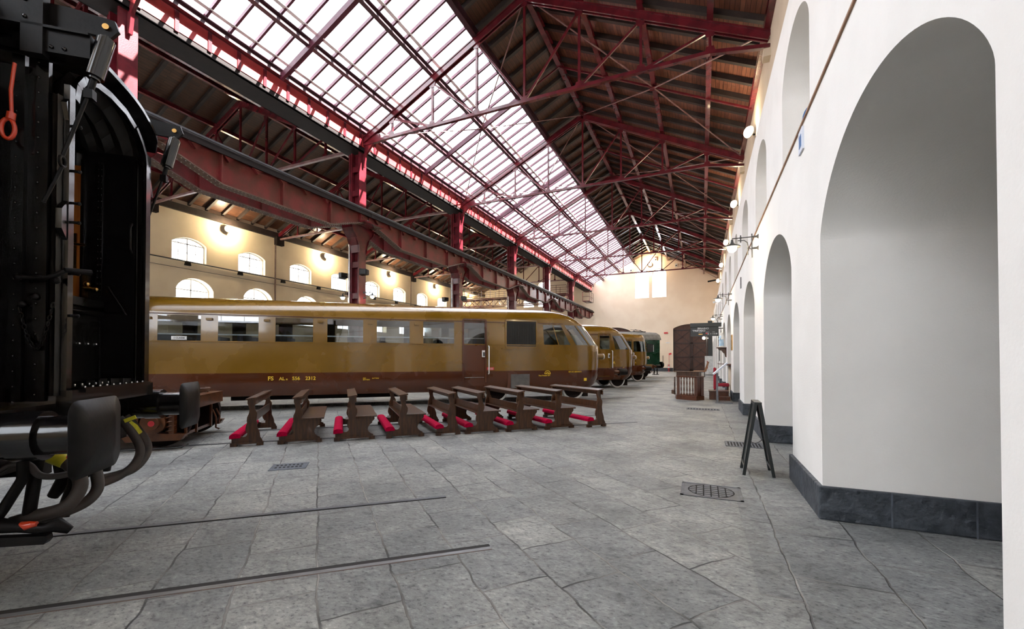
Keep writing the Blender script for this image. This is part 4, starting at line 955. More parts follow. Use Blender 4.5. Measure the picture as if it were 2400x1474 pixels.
# latch bar and chain on the bellows side
m = MBk(); m.tube([(-1.98,gl-.16,1.93),(-1.85,gl-.16,1.93),(-1.80,gl-.16,1.95),(-1.77,gl-.14,1.98)],.014,8); m.sphere((-1.97,gl-.16,1.93),.022,8); m.sphere((-1.80,gl-.15,1.92),.022,8); m.cyl((-1.78,gl-.12,1.99),(-1.70,gl-.02,2.0),.016); m.sphere((-1.95,gl-.16,1.77),.02,8); m.sphere((-1.90,gl-.15,1.82),.02,8); m.build('latch_bar','satin',K)
m = MBk()
for i in range(22):
    a = i/21; u = -1.955+.15*a; z = 1.74-.24*math.sin(PI*a)+.03*a; c = Vector((u,gl-.17,z)); n = 8
    ax = Vector((1,0,0)) if i%2 else Vector((0,1,0)); tv = Vector((.15,0,-.24*PI*math.cos(PI*a))).normalized(); sd = tv.cross(Vector((0,1,0))) if i%2 else Vector((0,1,0))
    m.tube([c+tv*.016*math.cos(2*PI*j/n)+sd*.009*math.sin(2*PI*j/n) for j in range(n)],.0035,5,closed=True)
m.build('chain','satin',K)
# buffers
for v,uh in ((2.98,-1.43),(4.76,-1.60)):
    m = MBk(); m.cyl((-2.3,v,1.04),(uh-.30,v,1.04),.125,24); m.cyl((uh-.36,v,1.04),(uh-.24,v,1.04),.132,24); m.cyl((-2.15,v,1.04),(-2.05,v,1.04),.132,24); b = m.build('buffer','black',K)
    m = MBk(); m.cyl((uh-.25,v,1.04),(uh-.03,v,1.04),.105,20); m.build('plunger','black',b)
    m = MBk(); poly = []
    for sx,sy in ((1,1),(-1,1),(-1,-1),(1,-1)):
        for k in range(5):
            a = math.atan2(sy,sx)-PI/4+PI/2*k/4; r = .07; poly.append((sx*(.235-r)+r*math.cos(a), (sy*(.205-r))+r*math.sin(a)))
    n = len(poly); A = [(uh-.03,v+a,1.03+z) for a,z in poly]; Bf = [(uh+.01-.06*(a*a+z*z)/.06*.5,v+a,1.03+z) for a,z in poly]; Cc = [(uh+.01-.06*((a*.5)**2+(z*.5)**2)/.06*.5,v+a*.5,1.03+z*.5) for a,z in poly]
    m.add(A,[tuple(range(n))]); m.add(A+Bf,[(i,(i+1)%n,n+(i+1)%n,n+i) for i in range(n)]); m.add(Bf+Cc,[(i,(i+1)%n,n+(i+1)%n,n+i) for i in range(n)],True); m.add(Cc+[(uh+.01,v,1.03)],[(i,(i+1)%n,n) for i in range(n)],True); m.build('buffer_head','satin',b,merge=True)
# hoses, pipes and coupling under the headstock
def hose(pts,r=.033,mat='hose',name='brake_hose',label=None):
    P = [Vector(p) for p in pts]; Q = []
    for i in range(len(P)-1):
        a = P[max(i-1,0)]; b = P[i]; c = P[i+1]; d = P[min(i+2,len(P)-1)]
        for k in range(6):
            s = k/6; Q.append(.5*((2*b)+(-a+c)*s+(2*a-5*b+4*c-d)*s*s+(-a+3*b-3*c+d)*s**3))
    Q.append(P[-1]); return MBk().tube(Q,r,12).build(name,mat,K,label)
def tubek(pts, r, mat, name, label=None, n=10): return MBk().tube([Vector(p) for p in pts], r, n).build(name, mat, K, label)
hose([(-1.95,3.3,.95),(-1.90,3.3,.885),(-1.82,3.3,.865),(-1.74,3.3,.81),(-1.68,3.28,.72),(-1.68,3.25,.64),(-1.73,3.22,.575),(-1.84,3.2,.55),(-1.95,3.2,.52)],.036)
hose([(-1.88,3.5,.92),(-1.74,3.5,.82),(-1.70,3.48,.71),(-1.68,3.45,.62),(-1.71,3.40,.555),(-1.80,3.35,.515),(-1.92,3.3,.50)],.032)
hose([(-2.05,4.5,.95),(-1.98,4.5,.86),(-1.88,4.45,.70),(-1.89,4.40,.58),(-1.95,4.3,.505),(-2.04,4.2,.47)],.032)
hose([(-2.05,4.6,.95),(-1.98,4.6,.86),(-1.89,4.58,.72),(-1.88,4.55,.62),(-1.91,4.45,.535),(-1.98,4.35,.505),(-2.06,4.25,.50)],.034)
hose([(-2.1,3.15,.80),(-1.98,3.12,.82),(-1.90,3.12,.87),(-1.83,3.12,.86),(-1.79,3.13,.80),(-1.74,3.15,.78),(-1.68,3.2,.78)],.018)
hose([(-2.2,3.1,.85),(-2.05,3.1,.80),(-1.97,3.1,.73),(-1.97,3.1,.66),(-2.0,3.1,.60)],.02)
tubek([(-1.94,3.3,.84),(-1.915,3.3,.885),(-1.87,3.3,.888),(-1.82,3.3,.868),(-1.76,3.3,.83)],[.039,.043,.041,.043,.039],'yellow','hose_tape','yellow tape wound on the hose')
tubek([(-2.0,4.52,.90),(-1.97,4.53,.86),(-1.94,4.55,.80)],[.034,.040,.037],'yellow','hose_tape','yellow tape wound on the hose')
MBk().bar((-1.99,4.45,.93),(-1.92,4.47,.96),.025,.03).build('tape_end','yellow',K)
tubek([(-1.84,3.1,1.0),(-1.84,3.1,.79),(-1.92,3.1,.63),(-1.96,3.1,.56)],.026,'satin','steam_pipe'); tubek([(-1.82,3.2,1.0),(-1.87,3.2,.56)],.030,'satin','steam_pipe')
tubek([(-1.86,3.5,1.0),(-1.88,3.5,.80),(-1.87,3.5,.68),(-1.93,3.5,.58)],[.05,.05,.045,.03],'satin','valve_body'); tubek([(-1.78,3.48,.95),(-1.80,3.46,.66),(-1.84,3.42,.47)],.036,'satin','steam_pipe')
tubek([(-1.72,3.7,.95),(-1.76,3.7,.68)],.03,'satin','steam_pipe')
tubek([(-1.70,3.2,.875),(-1.66,3.2,.885),(-1.61,3.2,.892)],[.012,.02,.014],'orange','valve_handle','orange valve handle'); tubek([(-1.84,3.09,.545),(-1.81,3.08,.535),(-1.765,3.08,.54)],[.012,.024,.014],'orange','valve_handle','orange valve handle')
tubek([(-2.06,3.1,.56),(-1.97,3.1,.545),(-1.95,3.1,.545),(-1.85,3.1,.525),(-1.74,3.1,.505),(-1.69,3.1,.52),(-1.64,3.12,.475)],[.03,.05,.045,.030,.032,.042,.022],'satin','heating_coupling'); MBk().prism([(-2.05,.44),(-1.73,.425),(-1.715,.445),(-1.72,.47),(-1.95,.485),(-2.05,.49)],(0,3.07,0),(1,0,0),(0,0,1),(0,.05,0)).build('coupling_shoe','satin',K)
MBk().sphere((-2.02,3.06,.60),.06,12).build('coupling_head','satin',K); MBk().box(-2.05,-2.01,3.06,3.09,.50,.55).build('tape_end','yellow',K)
m = MBk(); m.box(-3.0,-2.12,vk-.9,vk+.9,.75,.95); m.cyl((-2.12,vk,1.02),(-1.93,vk,1.0),.035); m.tube([(-1.95,vk-.06,1.0),(-1.93,vk-.05,.95),(-1.93,vk-.04,.7),(-1.95,vk,.62),(-1.93,vk+.04,.7),(-1.93,vk+.05,.95),(-1.95,vk+.06,1.0)],.022,8); m.build('screw_coupling','satin',K)
m = MBk()
for u in (-3.4,-6.0):
    for v in (vk-.68,vk+.68): m.cyl((u,v-.06,.45),(u,v+.06,.45),.45,28)
    m.cyl((u,vk-.9,.45),(u,vk+.9,.45),.07,10)
for v in (vk-.95,vk+.95): m.box(-7,-2.7,v-.05,v+.05,.45,.75)
m.build('bogie','satin',K)
# ================================================================== KNEELERS
def spline(pts, k=4):
    out = []
    n = len(pts)
    for i in range(n):
        a,b,c,d = [Vector((*pts[(i+j-1) % n],0)) for j in range(4)]
        for q in range(k):
            s = q/k; v = .5*((2*b)+(-a+c)*s+(2*a-5*b+4*c-d)*s*s+(-a+3*b-3*c+d)*s**3); out.append((v.x,v.y))
    return out
def seg(*pts): return list(pts)
PA = [(.02,.05),(.02,.155),(.14,.155),(.15,.165),(.18,.150),(.215,.155),(.24,.18),(.245,.21),(.225,.235),(.215,.28),(.225,.34),(.24,.38),(.235,.42),(.24,.48),(.265,.54),(.275,.60),(.262,.66),(.245,.71),(.245,.775),
      (.355,.775),(.355,.71),(.345,.66),(.355,.60),(.385,.545),(.385,.49),(.365,.43),(.37,.405),(.68,.405),(.685,.37),(.665,.34),(.645,.325),(.64,.295),(.60,.265),(.575,.225),(.565,.18),(.58,.14),(.62,.105),(.66,.085),(.665,.05)]
PB = PA[:19]+[(.355,.775),(.355,.71),(.345,.66),(.355,.60),(.385,.545),(.385,.49),(.375,.42),(.385,.36),(.385,.31),(.405,.26),(.425,.20),(.43,.14),(.46,.09),(.47,.05)]
LB = 1.86
def make_kneeler(seatk, label, wood):
    t = thing('church_kneeler',label,'kneeler pew',(0,0,0),0,'kneelers along the railcar')
    wd = .70 if seatk else .49; prof = PA if seatk else PB
    for y in (0,LB-.04):
        m = MB(); m.prism(prof,(0,y,0),(1,0,0),(0,0,1),(0,.04,0)); e = m.build('end_panel',wood,t,bevel=.004)
        m = MB(); m.box(0,wd-.01,y-.012,y+.052,.035,.062); m.box(0,.10,y-.012,y+.052,0,.035); m.box(wd-.11,wd-.01,y-.012,y+.052,0,.035); m.build('foot_rail',wood,e)
    m = MB(); m.prism([(.225,.765),(.385,.79),(.383,.815),(.223,.79)],(0,-.05,0),(1,0,0),(0,0,1),(0,LB+.1,0)); m.build('top_rail',wood,t,bevel=.004)
    m = MB(); m.box(.345,.37,-.05,LB+.05,.69,.78); m.build('top_apron',wood,t)
    if seatk:
        m = MB(); m.box(.36,.725,-.03,LB+.03,.405,.432); m.build('seat_board',wood,t,bevel=.005)
        m = MB(); m.bar((.33,.03,.47),(.33,LB-.03,.47),.022,.13); m.bar((.29,.03,.39),(.29,LB-.03,.39),.10,.02); m.build('book_shelf',wood,t)
    else:
        m = MB(); m.bar((.34,.03,.47),(.34,LB-.03,.47),.022,.14); m.bar((.29,.03,.395),(.29,LB-.03,.395),.10,.02); m.build('book_shelf',wood,t)
    m = MB(); m.box(.01,.14,-.0,LB,.125,.155); m.build('kneeling_board',wood,t)
    m = MB(); c = [(-.012,.132),(-.012,.175),(.0,.198),(.03,.212),(.075,.217),(.115,.210),(.138,.196),(.148,.172),(.148,.14)]
    m.prism(c,(0,-.02,0),(1,0,0),(0,0,1),(0,LB+.04,0)); m.build('kneeling_cushion','velvet',t,'crimson velvet cushion',bevel=.01)
    m = MB(); m.box(.20,.27,LB-.044,LB-.040,.14,.19); m.build('paper_tag','whitepaint',t)
    return t
Lb = ['kneeler without a seat nearest the black coach, first of the row','walnut kneeler with seat, second from the black coach','kneeler with seat in the row, third from the black coach, seen end on','kneeler with seat, fourth from the black coach','kneeler without a seat in the middle of the row, under the railcar door','kneeler with seat just right of the seatless middle one','kneeler with seat, seventh from the black coach','kneeler with seat next to the last one of the row','last kneeler of the row, without a seat, in front of the railcar cab']
ka = make_kneeler(True,Lb[1],'walnut'); kb = make_kneeler(False,Lb[0],'walnut'); used = set()
for i,(u,typ,a) in enumerate([(-2.24,0,4.5),(-1.54,1,4.0),(-.65,1,3.5),(.237,1,4),(1.14,0,5),(1.71,1,5),(2.54,1,6),(3.38,1,7.5),(4.35,0,8.5)]):
    r = (kb,ka)[typ]; p = W(u,8.19); rz = ANG+math.radians(a)
    if typ not in used: used.add(typ); r.location = p; r.rotation_euler = (0,0,rz); r['label'] = Lb[i]
    else: dup(r,p,rz,Lb[i])
# ================================================================== RAILS AND COVERS IN THE FLOOR
def rail(v, ua, ub, label, kind):
    o = W((ua+ub)/2,v); t = thing('floor_rail',label,'rail',o,ANG); h = (ub-ua)/2
    if kind == 'groove':
        m = MB(); m.box(-h,h,-.030,.012,-.02,.003); m.build('rail_head','railhead',t); m = MB(); m.box(-h,h,.012,.062,-.02,.0015); m.build('flange_groove','groove',t); m = MB(); m.box(-h,h,-.038,-.030,-.02,.002); m.build('rust_edge','rust',t)
    elif kind == 'bar':
        m = MB(); m.box(-h,h,-.024,.024,-.02,.008); m.build('rail_head','greyrail',t); m = MB(); m.box(-h,h,-.036,-.024,-.02,.0015); m.build('flange_groove','groove',t)
    else:
        m = MB(); m.box(-h,h,-.03,.03,-.02,.004); m.build('rail_head','greyrail',t); m = MB(); m.box(-h,h,.03,.055,-.02,.0015); m.box(-h,h,-.055,-.03,-.02,.0015); m.build('flange_groove','groove',t)
rail(3.215,-9.5,.87,'grooved rail set flush in the paving nearest the camera','groove'); rail(4.534,-9.5,.735,'thin rusty rail in the paving under the black coach hoses','bar')
rail(8.56,-9.5,5.8,'near rail in the paving under the row of kneelers','x'); rail(9.92,-9.5,5.6,'rear rail in the paving under the row of kneelers','x')
rail(14.05,-11.5,9.4,'near rail carrying the long ochre railcar','x'); rail(15.41,-11.5,9.3,'rear rail carrying the long ochre railcar','x')
for v,a,b,l in ((19.36,2,14.2,'near rail under the second ochre railcar'),(20.74,2,14.2,'rear rail under the second ochre railcar'),(24.6,7,19,'near rail under the third ochre railcar'),(25.98,7,19,'rear rail under the third ochre railcar'),(29.85,12.5,24,'near rail under the green coach'),(31.2,12.5,24,'rear rail under the green coach')): rail(v,a,b,l,'x')
c = W(-1.07,6.46); t = thing('drain_grate','blue-grey iron drain grate with two rows of slots, in front of the second kneeler','drain',c,ANG)
m = MB(); m.box(-.225,.225,-.175,.175,-.01,.007); m.build('plate','cast',t,bevel=.004); m = MB()
for i in range(7):
    for y in (-.075,.045): m.box(-.168+.05*i,-.140+.05*i,y,y+.055,.0,.0085)
m.build('slots','hole',t)
def cover(name,label,x0,x1,y0,y1,kind):
    c = ((x0+x1)/2,(y0+y1)/2,0); t = thing(name,label,'manhole cover',c); hx, hy = (x1-x0)/2,(y1-y0)/2
    m = MB(); m.box(-hx,hx,-hy,-hy+.03,-.01,.006); m.box(-hx,hx,hy-.03,hy,-.01,.006); m.box(-hx,-hx+.03,-hy,hy,-.01,.006); m.box(hx-.03,hx,-hy,hy,-.01,.006); m.box(-hx,hx,-hy,hy,-.01,.003); m.build('frame','cast',t)
    m = MB()
    if kind == 'round':
        n = 28; r = min(hx,hy)-.04; m.cyl((0,0,0),(0,0,.005),r,28); q = m.build('lid','cast',t); m = MB()
        for i in range(n): 
            a,b = 2*PI*i/n,2*PI*(i+1)/n; m.quad((r*math.cos(a),r*math.sin(a),.0055),((r+.014)*math.cos(a),(r+.014)*math.sin(a),.0055),((r+.014)*math.cos(b),(r+.014)*math.sin(b),.0055),(r*math.cos(b),r*math.sin(b),.0055))
        m.build('lid_gap','hole',q); m = MB()
        for i in range(-2,3):
            w = math.sqrt(r*r-(i*r/3)**2); m.box(-w,w,i*r/3-.006,i*r/3+.006,.004,.0065); m.box(i*r/3-.006,i*r/3+.006,-w,w,.004,.0065)
        m.build('tread_pattern','hole',q)
    else:
        for i in range(11): x = -hx+.05+i*(2*hx-.1)/10; m.box(x-.012,x+.012,-hy+.06,hy-.06,.002,.0045)
        m.build('slots','hole',t)
cover('manhole_cover','square cast cover with round lid, nearest in the paving by the arches',-.22,.385,4.95,5.47,'round')
cover('manhole_cover','slotted cast cover behind the folding board by the arches',.36,.93,8.02,8.5,'slot'); cover('manhole_cover','far slotted cast cover in front of the wooden pulpit',-.42,.46,13.45,13.85,'slot')
# ================================================================== BROWN BOGIE BEHIND THE COACH BUFFER
bu, bv = -3.55, 9.2; t = thing('railway_bogie','brown bogie with coil springs standing behind the far buffer of the black coach','bogie',W(bu,bv),ANG)
def B(): return MB((0,0,0))
for y in (-.70,.70):
    m = B(); m.cyl((.25,y-.055,.44),(.25,y+.055,.44),.42,30); m.cyl((-2.1,y-.055,.44),(-2.1,y+.055,.44),.42,30); m.build('wheel','dark',t)
m = B(); m.cyl((.25,-.75,.44),(.25,.75,.44),.07); m.cyl((-2.1,-.75,.44),(-2.1,.75,.44),.07); m.build('axle','dark',t)
for y in (-.92,.92):
    m = B(); m.prism([(-2.6,.62),(.55,.62),(.55,.76),(-2.6,.76)],(0,y-.06,0),(1,0,0),(0,0,1),(0,.12,0)); m.box(-.02,.05,y-.06,y+.06,.25,.65); m.box(.45,.52,y-.06,y+.06,.25,.65); m.prism([(-.11,.15),(.61,.15),(.67,.24),(.25,.28),(-.17,.24)],(0,y-.07,0),(1,0,0),(0,0,1),(0,.14,0)); m.build('side_frame','bogie',t)
    s = -1 if y < 0 else 1
    m = B(); m.cyl((.25,y,.44),(.25,y+s*.10,.44),.17,24); m.cyl((.25,y+s*.10,.44),(.25,y+s*.14,.44),.10,20); ab = m.build('axle_box','bogie',t); m = B(); m.cyl((.25,y+s*.14,.44),(.25,y+s*.145,.44),.045,14); m.build('axle_cap','redsign',ab)
    for x in (-.10,.46):
        pts = [(x+.06*math.cos(i*.6),y+.06*math.sin(i*.6),.25+.36*i/52) for i in range(53)]; m = B(); m.tube(pts,.016,6); m.build('coil_spring','bogie',t)
m = B(); m.box(.55,.64,-.95,.95,.60,.80); m.box(.40,.64,-.95,.95,.78,.81); m.build('end_beam','bogie',t)
for y in (-.80,-.35,.35,.80):
    m = B(); m.bar((.62,y,.62),(.62,y,.18),.05,.03); m.build('brake_hanger','bogie',t)
m = B(); m.bar((.5,-.75,.18),(.5,.75,.18),.04,.05); m.tube([(.66,.3,.5),(.72,.3,.35),(.70,.35,.15),(.74,.4,.12)],.015,6); m.tube([(.66,.5,.5),(.72,.5,.35),(.70,.5,.2)],.015,6); m.build('brake_rigging','bogie',t)
n = 40; m = B(); m.tube([(.40+(.13+.02*i/n)*math.cos(i*.45),.45+(.18+.02*i/n)*math.sin(i*.45),.83+.0012*i) for i in range(60)],.012,6); m.build('cable_coil','bogie',t)
m = B(); m.box(-2.6,.5,-.85,.85,.60,.70); m.build('cross_deck','bogie',t)
m = B(); m.tube([(-.9,-.98,.03),(.62,-.98,.03),(.72,-.98,.09)],.012,6); m.build('stay_rod','iron',t)
# ================================================================== THINGS ALONG THE ARCADE
# folding board on the paving
t = thing('folding_board','black folding A-shaped sign board standing by the white arches','sign board',(.64,6.3,0))
zt = .915
for s,x in ((-1,.475),(1,.80)):
    m = MB((.64,6.3,0)); xt = .635+s*.022
    for y in (6.12,6.50): m.bar((x,y,0),(xt,y,zt-.02),.035,.03,(0,1,0))
    for f in (.12,.98): z = zt*f; xx = x+(xt-x)*f; m.bar((xx,6.12,z),(xx,6.50,z),.03,.035)
    p = m.build('frame_leaf','board',t); m = MB((.64,6.3,0)); a, b = .15, .96
    pa = (x+(xt-x)*a, zt*a); pb = (x+(xt-x)*b, zt*b); m.prism([pa,pb,(pb[0]+.008,pb[1]),(pa[0]+.008,pa[1])],(0,6.13,0),(1,0,0),(0,0,1),(0,.36,0)); m.build('panel','board',p)
m = MB((.64,6.3,0)); m.box(.595,.675,6.10,6.52,zt-.03,zt); m.build('hinge_cap','board',t)
m = MB((.64,6.3,0)); m.tube([(.53+.2*i/10,6.45,.42-.07*math.sin(PI*i/10)) for i in range(11)],.004,6); m.build('chain','iron',t)
# wooden pulpit with balusters
O = (-.45,16.9,0); t = thing('wooden_pulpit','small dark wooden pulpit with turned balusters standing on the paving','pulpit',O)
base = [(-.93,17.35),(-.86,16.72),(-.18,16.35),(.07,16.72),(.07,17.5)]
def P2(): return MB(O)
m = P2(); m.prism(base,(0,0,0),(1,0,0),(0,1,0),(0,0,.15)); m.build('plinth','mahogany',t,bevel=.01)
ins = [(-.86,17.3),(-.79,16.78),(-.2,16.46),(.0,16.76),(.0,17.3)]
m = P2(); m.prism([(a*1.02+.01,b) for a,b in ins],(0,0,.15),(1,0,0),(0,1,0),(0,0,.03)); m.build('lower_rail','mahogany',t)
for (x,y) in (ins[1],ins[2],ins[3]):
    m = P2(); m.box(x-.05,x+.05,y-.05,y+.05,.15,.82); m.build('corner_post','mahogany',t)
(ax,ay),(bx,by) = ins[1],ins[2]
for i in range(1,6):
    f = i/6; x, y = ax+(bx-ax)*f, ay+(by-ay)*f; m = P2(); m.lathe((x,y,.18),[(0,.022),(.05,.022),(.08,.012),(.18,.024),(.30,.014),(.42,.024),(.54,.012),(.58,.022),(.62,.022)],10); m.build('baluster','mahogany',t)
(ax,ay),(bx,by) = ins[2],ins[3]
m = P2(); x, y = (ax+bx)/2,(ay+by)/2; m.prism([(ax,ay),(bx,by),(bx-.02,by+.03),(ax-.02,ay+.03)],(0,0,.18),(1,0,0),(0,1,0),(0,0,.62)); m.build('side_panel','mahogany',t)
m = P2(); m.prism([(-.90,17.3),(-.84,16.72),(-.2,16.38),(.07,16.74),(.07,17.3)],(0,0,.80),(1,0,0),(0,1,0),(0,0,.045)); m.build('cornice','mahogany',t,bevel=.008)
m = P2(); m.prism([(-.86,17.25),(-.86,16.85),(-.1,16.62),(-.02,16.85),(-.02,17.25)],(0,0,.845),(1,0,0),(0,1,0),(0,0,.14)); m.prism([(-.94,17.3),(-.94,16.8),(-.08,16.55),(.04,16.82),(.04,17.3)],(0,0,.985),(1,0,0),(0,1,0),(0,0,.025)); m.build('book_rest','walnut',t)
for x in (-.93,.04):
    m = P2(); m.prism([(17.3,.15),(16.95,.15),(16.9,.3),(17.0,.45),(16.95,.6),(17.0,.8),(17.3,.8)],(x-.02,0,0),(0,1,0),(0,0,1),(.04,0,0)); m.build('scroll_bracket','walnut',t)
m = P2(); m.prism([(-1.05,17.6),(-1.05,17.2),(-.93,17.0),(-.93,17.6)],(0,0,.16),(1,0,0),(0,1,0),(0,0,.14)); m.build('side_step','walnut',t)
# wooden step
O = (.52,17.35,0); t = thing('wooden_step','low two-tread wooden step box beside the pulpit','step',O)
m = MB(O); m.box(.24,.86,17.1,17.8,0,.28); m.build('riser','mahogany',t,bevel=.006); m = MB(O); m.box(.22,.88,17.05,17.82,.28,.31); m.build('tread','walnut',t); m = MB(O); m.box(.55,.9,16.75,17.1,0,.13); m.build('lower_tread','mahogany',t,bevel=.005)
# slanted information stand
O = (.47,16.0,0); t = thing('information_stand','slanted white information panel on a grey post beside the step','information stand',O)
m = MB(O); m.box(.44,.49,15.75,16.25,.02,.99); m.build('post','greysteel',t); m = MB(O); m.box(.40,.92,15.72,16.28,0,.025); m.build('foot','greysteel',t)
m = MB(O); m.prism([(.36,.93),(.78,1.31),(.755,1.345),(.335,.965)],(0,15.65,0),(1,0,0),(0,0,1),(0,.7,0)); m.build('panel','paper',t)
# red armchair seen from the side
O = (.48,19.0,0); t = thing('red_chair','red upholstered chair behind the white information panel','chair',O)
m = MB(O); m.box(.42,.52,18.75,19.25,.25,1.12); m.build('backrest','redfab',t,bevel=.04); m = MB(O); m.box(.52,.98,18.75,19.25,.38,.5); m.build('seat','redfab',t,bevel=.03)
for x in (.46,.93):
    for y in (18.8,19.2): m = MB(O); m.box(x-.025,x+.025,y-.025,y+.025,0,.4); m.build('leg','walnut',t)
# cabinet with a top shelf in the fifth arch
O = (1.1,19.3,0); t = thing('side_cabinet','grey cabinet with wooden top standing in an arch behind the step','cabinet',O)
m = MB(O); m.box(1.04,1.5,18.3,20.4,0,1.22); m.build('body','greyroof',t); m = MB(O); m.box(.82,1.55,18.2,20.5,1.22,1.27); m.build('top','mahogany',t)
for y in (18.35,19.4): m = MB(O); m.box(1.02,1.04,y,y+.95,.08,1.14); m.build('door','beige',t)
m = MB(O); m.bar((.84,18.3,1.26),(.55,18.3,1.28),.3,.02); m.build('shelf','mahogany',t)
# statue on a carved bracket
O = (.80,21.25,1.98); t = thing('statue','small blue and white robed statue on a bracket at the arcade wall','statue',O)
m = MB((0,0,0)); m.lathe((0,0,0),[(0,.13),(.04,.13),(.06,.10)],14); m.build('pedestal','frame',t)
m = MB(); m.lathe((0,0,.05),[(0,.10),(.12,.10),(.27,.09),(.39,.095),(.46,.08),(.51,.035)],16); m.build('robe','bluerobe',t)
m = MB(); m.tube([(.0,-.07,.46),(-.07,-.10,.34),(-.11,-.02,.38)],.022,8); m.tube([(.0,.07,.46),(-.07,.08,.34),(-.11,.0,.38)],.022,8); m.build('arms','bluerobe',t)
m = MB(); m.sphere((0,0,.60),.045,12,(1,1,1.2)); m.build('head','skin',t); m = MB(); m.sphere((.012,0,.61),.052,12,(1,1,1.2)); m.lathe((.015,0,.36),[(0,.105),(.10,.095),(.19,.07),(.24,.052)],14); m.build('veil','frame',t)
O2 = (.80,21.25,1.98); t = thing('wall_bracket','carved dark wooden bracket under the small robed statue','bracket',O2)
m = MB(); m.box(-.2,.2,-.2,.2,-.04,0); m.build('shelf','walnut',t); m = MB(); m.prism([(.2,-.04),(-.15,-.04),(-.1,-.12),(.0,-.14),(.06,-.24),(.12,-.28),(.15,-.42),(.2,-.44)],(0,-.1,0),(1,0,0),(0,0,1),(0,.2,0)); m.build('corbel','walnut',t)
# departure board
O = (.14,24.6,3.0); t = thing('departure_board','black hanging departure board reading BINARIO and TREVISO','departure board',O)
m = MB(O); m.box(-.53,.80,24.5,24.7,2.66,3.14); m.build('case','board',t); m = MB(O); m.box(-.55,.93,24.4,24.8,3.14,3.34); m.build('top_box','board',t); m = MB(O)
m.bar((.8,24.6,3.05),(1.02,24.6,3.05),.05,.05); m.tube([(.78,24.6,3.34),(.72,24.6,3.5),(.78,24.6,3.62),(.92,24.6,3.66),(1.02,24.6,3.66)],.018,8); m.build('wall_arm','iron',t)
text('lettering','BINARIO',.13,(-.20,24.495,3.02),(1,0,0),(0,0,1),'whiteletter',t,O,sx=1.05); text('lettering','TREVISO',.13,(-.45,24.495,2.90),(1,0,0),(0,0,1),'whiteletter',t,O,sx=1.25)
text('lettering','16  1 1 8 30',.10,(.25,24.495,2.74),(1,0,0),(0,0,1),'whiteletter',t,O); m = MB(O)
for a,b in ((-.16,.02),(.19,.36),(.5,.62)): m.box(a,b,24.49,24.5,2.86,2.872)
m.build('ruled_lines','whiteletter',t); m = MB(O); m.box(.19,.28,24.49,24.5,2.77,2.82); m.build('red_mark','redsign',t); m = MB(O); m.box(-.15,.04,24.49,24.5,2.745,2.775); m.build('gold_strip','brass',t)
# plaques, security camera, blue disc
def plaque(name,label,cat,x,y,z,w,h,mat,dx=.03):
    t = thing(name,label,cat,(x,y,z)); m = MB(); m.box(-dx,0,-w/2,w/2,-h/2,h/2); m.build('panel',mat,t); return t
q = plaque('wall_plate','small white plate with blue print on the pier between the two nearest arches','wall plate',1.0,5.46,3.80,.20,.24,'paper',.018); m = MB(); m.box(-.021,-.018,-.05,.05,-.07,.06); m.build('print','bluesign',q)
plaque('wall_plate','tall brass plaque on a pier past the second bracket lamp','wall plate',1.0,17.3,2.05,.5,.55,'brass'); plaque('wall_plate','small grey plate on the pier beside the nearest bracket lamp','wall plate',1.0,13.3,3.55,.12,.3,'iron',.02)
plaque('wall_plate','small black notice low on a far pier of the arcade','wall plate',1.0,29.2,1.7,.5,.7,'board')
O = (1.42,6.68,4.62); t = thing('blue_disc','round blue sign standing on the ledge in the nearest upper niche','sign',O); m = MB(); m.cyl((0,-.02,0),(0,.02,0),.19,28); m.build('disc','bluesign',t); m = MB(); m.cyl((0,0,-.63),(0,0,-.15),.02); m.build('stand','iron',t)
O = (.98,24.6,4.4); t = thing('security_camera','white security camera on the arcade wall above the departure board','security camera',O); m = MB(); m.bar((-.42,-.1,0),(-.2,0,.05),.1,.1); m.build('housing','whitepaint',t); m = MB(); m.bar((-.3,0,.03),(.02,0,-.05),.03,.03); m.build('arm','whitepaint',t)
O = (1.3,45,8.9); t = thing('security_camera','black tube camera high under the far eaves of the arcade','security camera',O); m = MB(); m.bar((-.75,0,-.02),(-.05,0,.08),.12,.14); m.build('housing','satin',t); m = MB(); m.bar((-.1,0,.06),(.5,0,.1),.05,.05); m.build('arm','iron',t)
# tan chair before the gate and white cupboards
O = (.1,38.6,0); t = thing('leather_armchair','tan leather armchair far off in front of the big gate','chair',O)
m = MB(O); m.box(-.65,.25,38.3,39.0,.40,.52); m.build('seat','leather',t,bevel=.04); m = MB(O); m.prism([(.15,.45),(.32,.45),(.55,1.25),(.42,1.25)],(0,38.3,0),(1,0,0),(0,0,1),(0,.7,0)); m.build('backrest','leather',t)
for x in (-.6,.2):
    for y in (38.35,38.95): m = MB(O); m.box(x-.03,x+.03,y-.03,y+.03,0,.42); m.build('leg','iron',t)
O = (.75,46,0); t = thing('display_panel','tall black display panel leaning by the far end of the arcade','display panel',O); m = MB(O); m.box(.55,.95,45.9,46.0,1.7,5.2); m.build('panel','board',t); m = MB(O); m.box(.6,.64,45.85,46.05,0,1.7); m.box(.86,.9,45.85,46.05,0,1.7); m.build('legs','iron',t)
O = (.55,43.5,0); t = thing('cupboard','narrow white cupboard at the foot of the arcade near the gate','cupboard',O); m = MB(O); m.box(.25,.95,43.2,43.8,.05,1.75); m.build('body','whitepaint',t); m = MB(O); m.box(.42,.5,43.18,43.2,.6,1.3); m.build('door_strip','redfab',t); m = MB(O); m.box(.28,.92,43.25,43.75,0,.05); m.build('base','iron',t)
t = thing('globe_lamp','cluster of lit globe lamps on a post before the right edge of the big gate','lamp',(.46,49,0)); m = MB((.46,49,0)); m.cyl((.46,49,0),(.46,49,4.0),.035); m.bar((.20,49,3.85),(.72,49,3.85),.03,.03); m.build('post','iron',t)
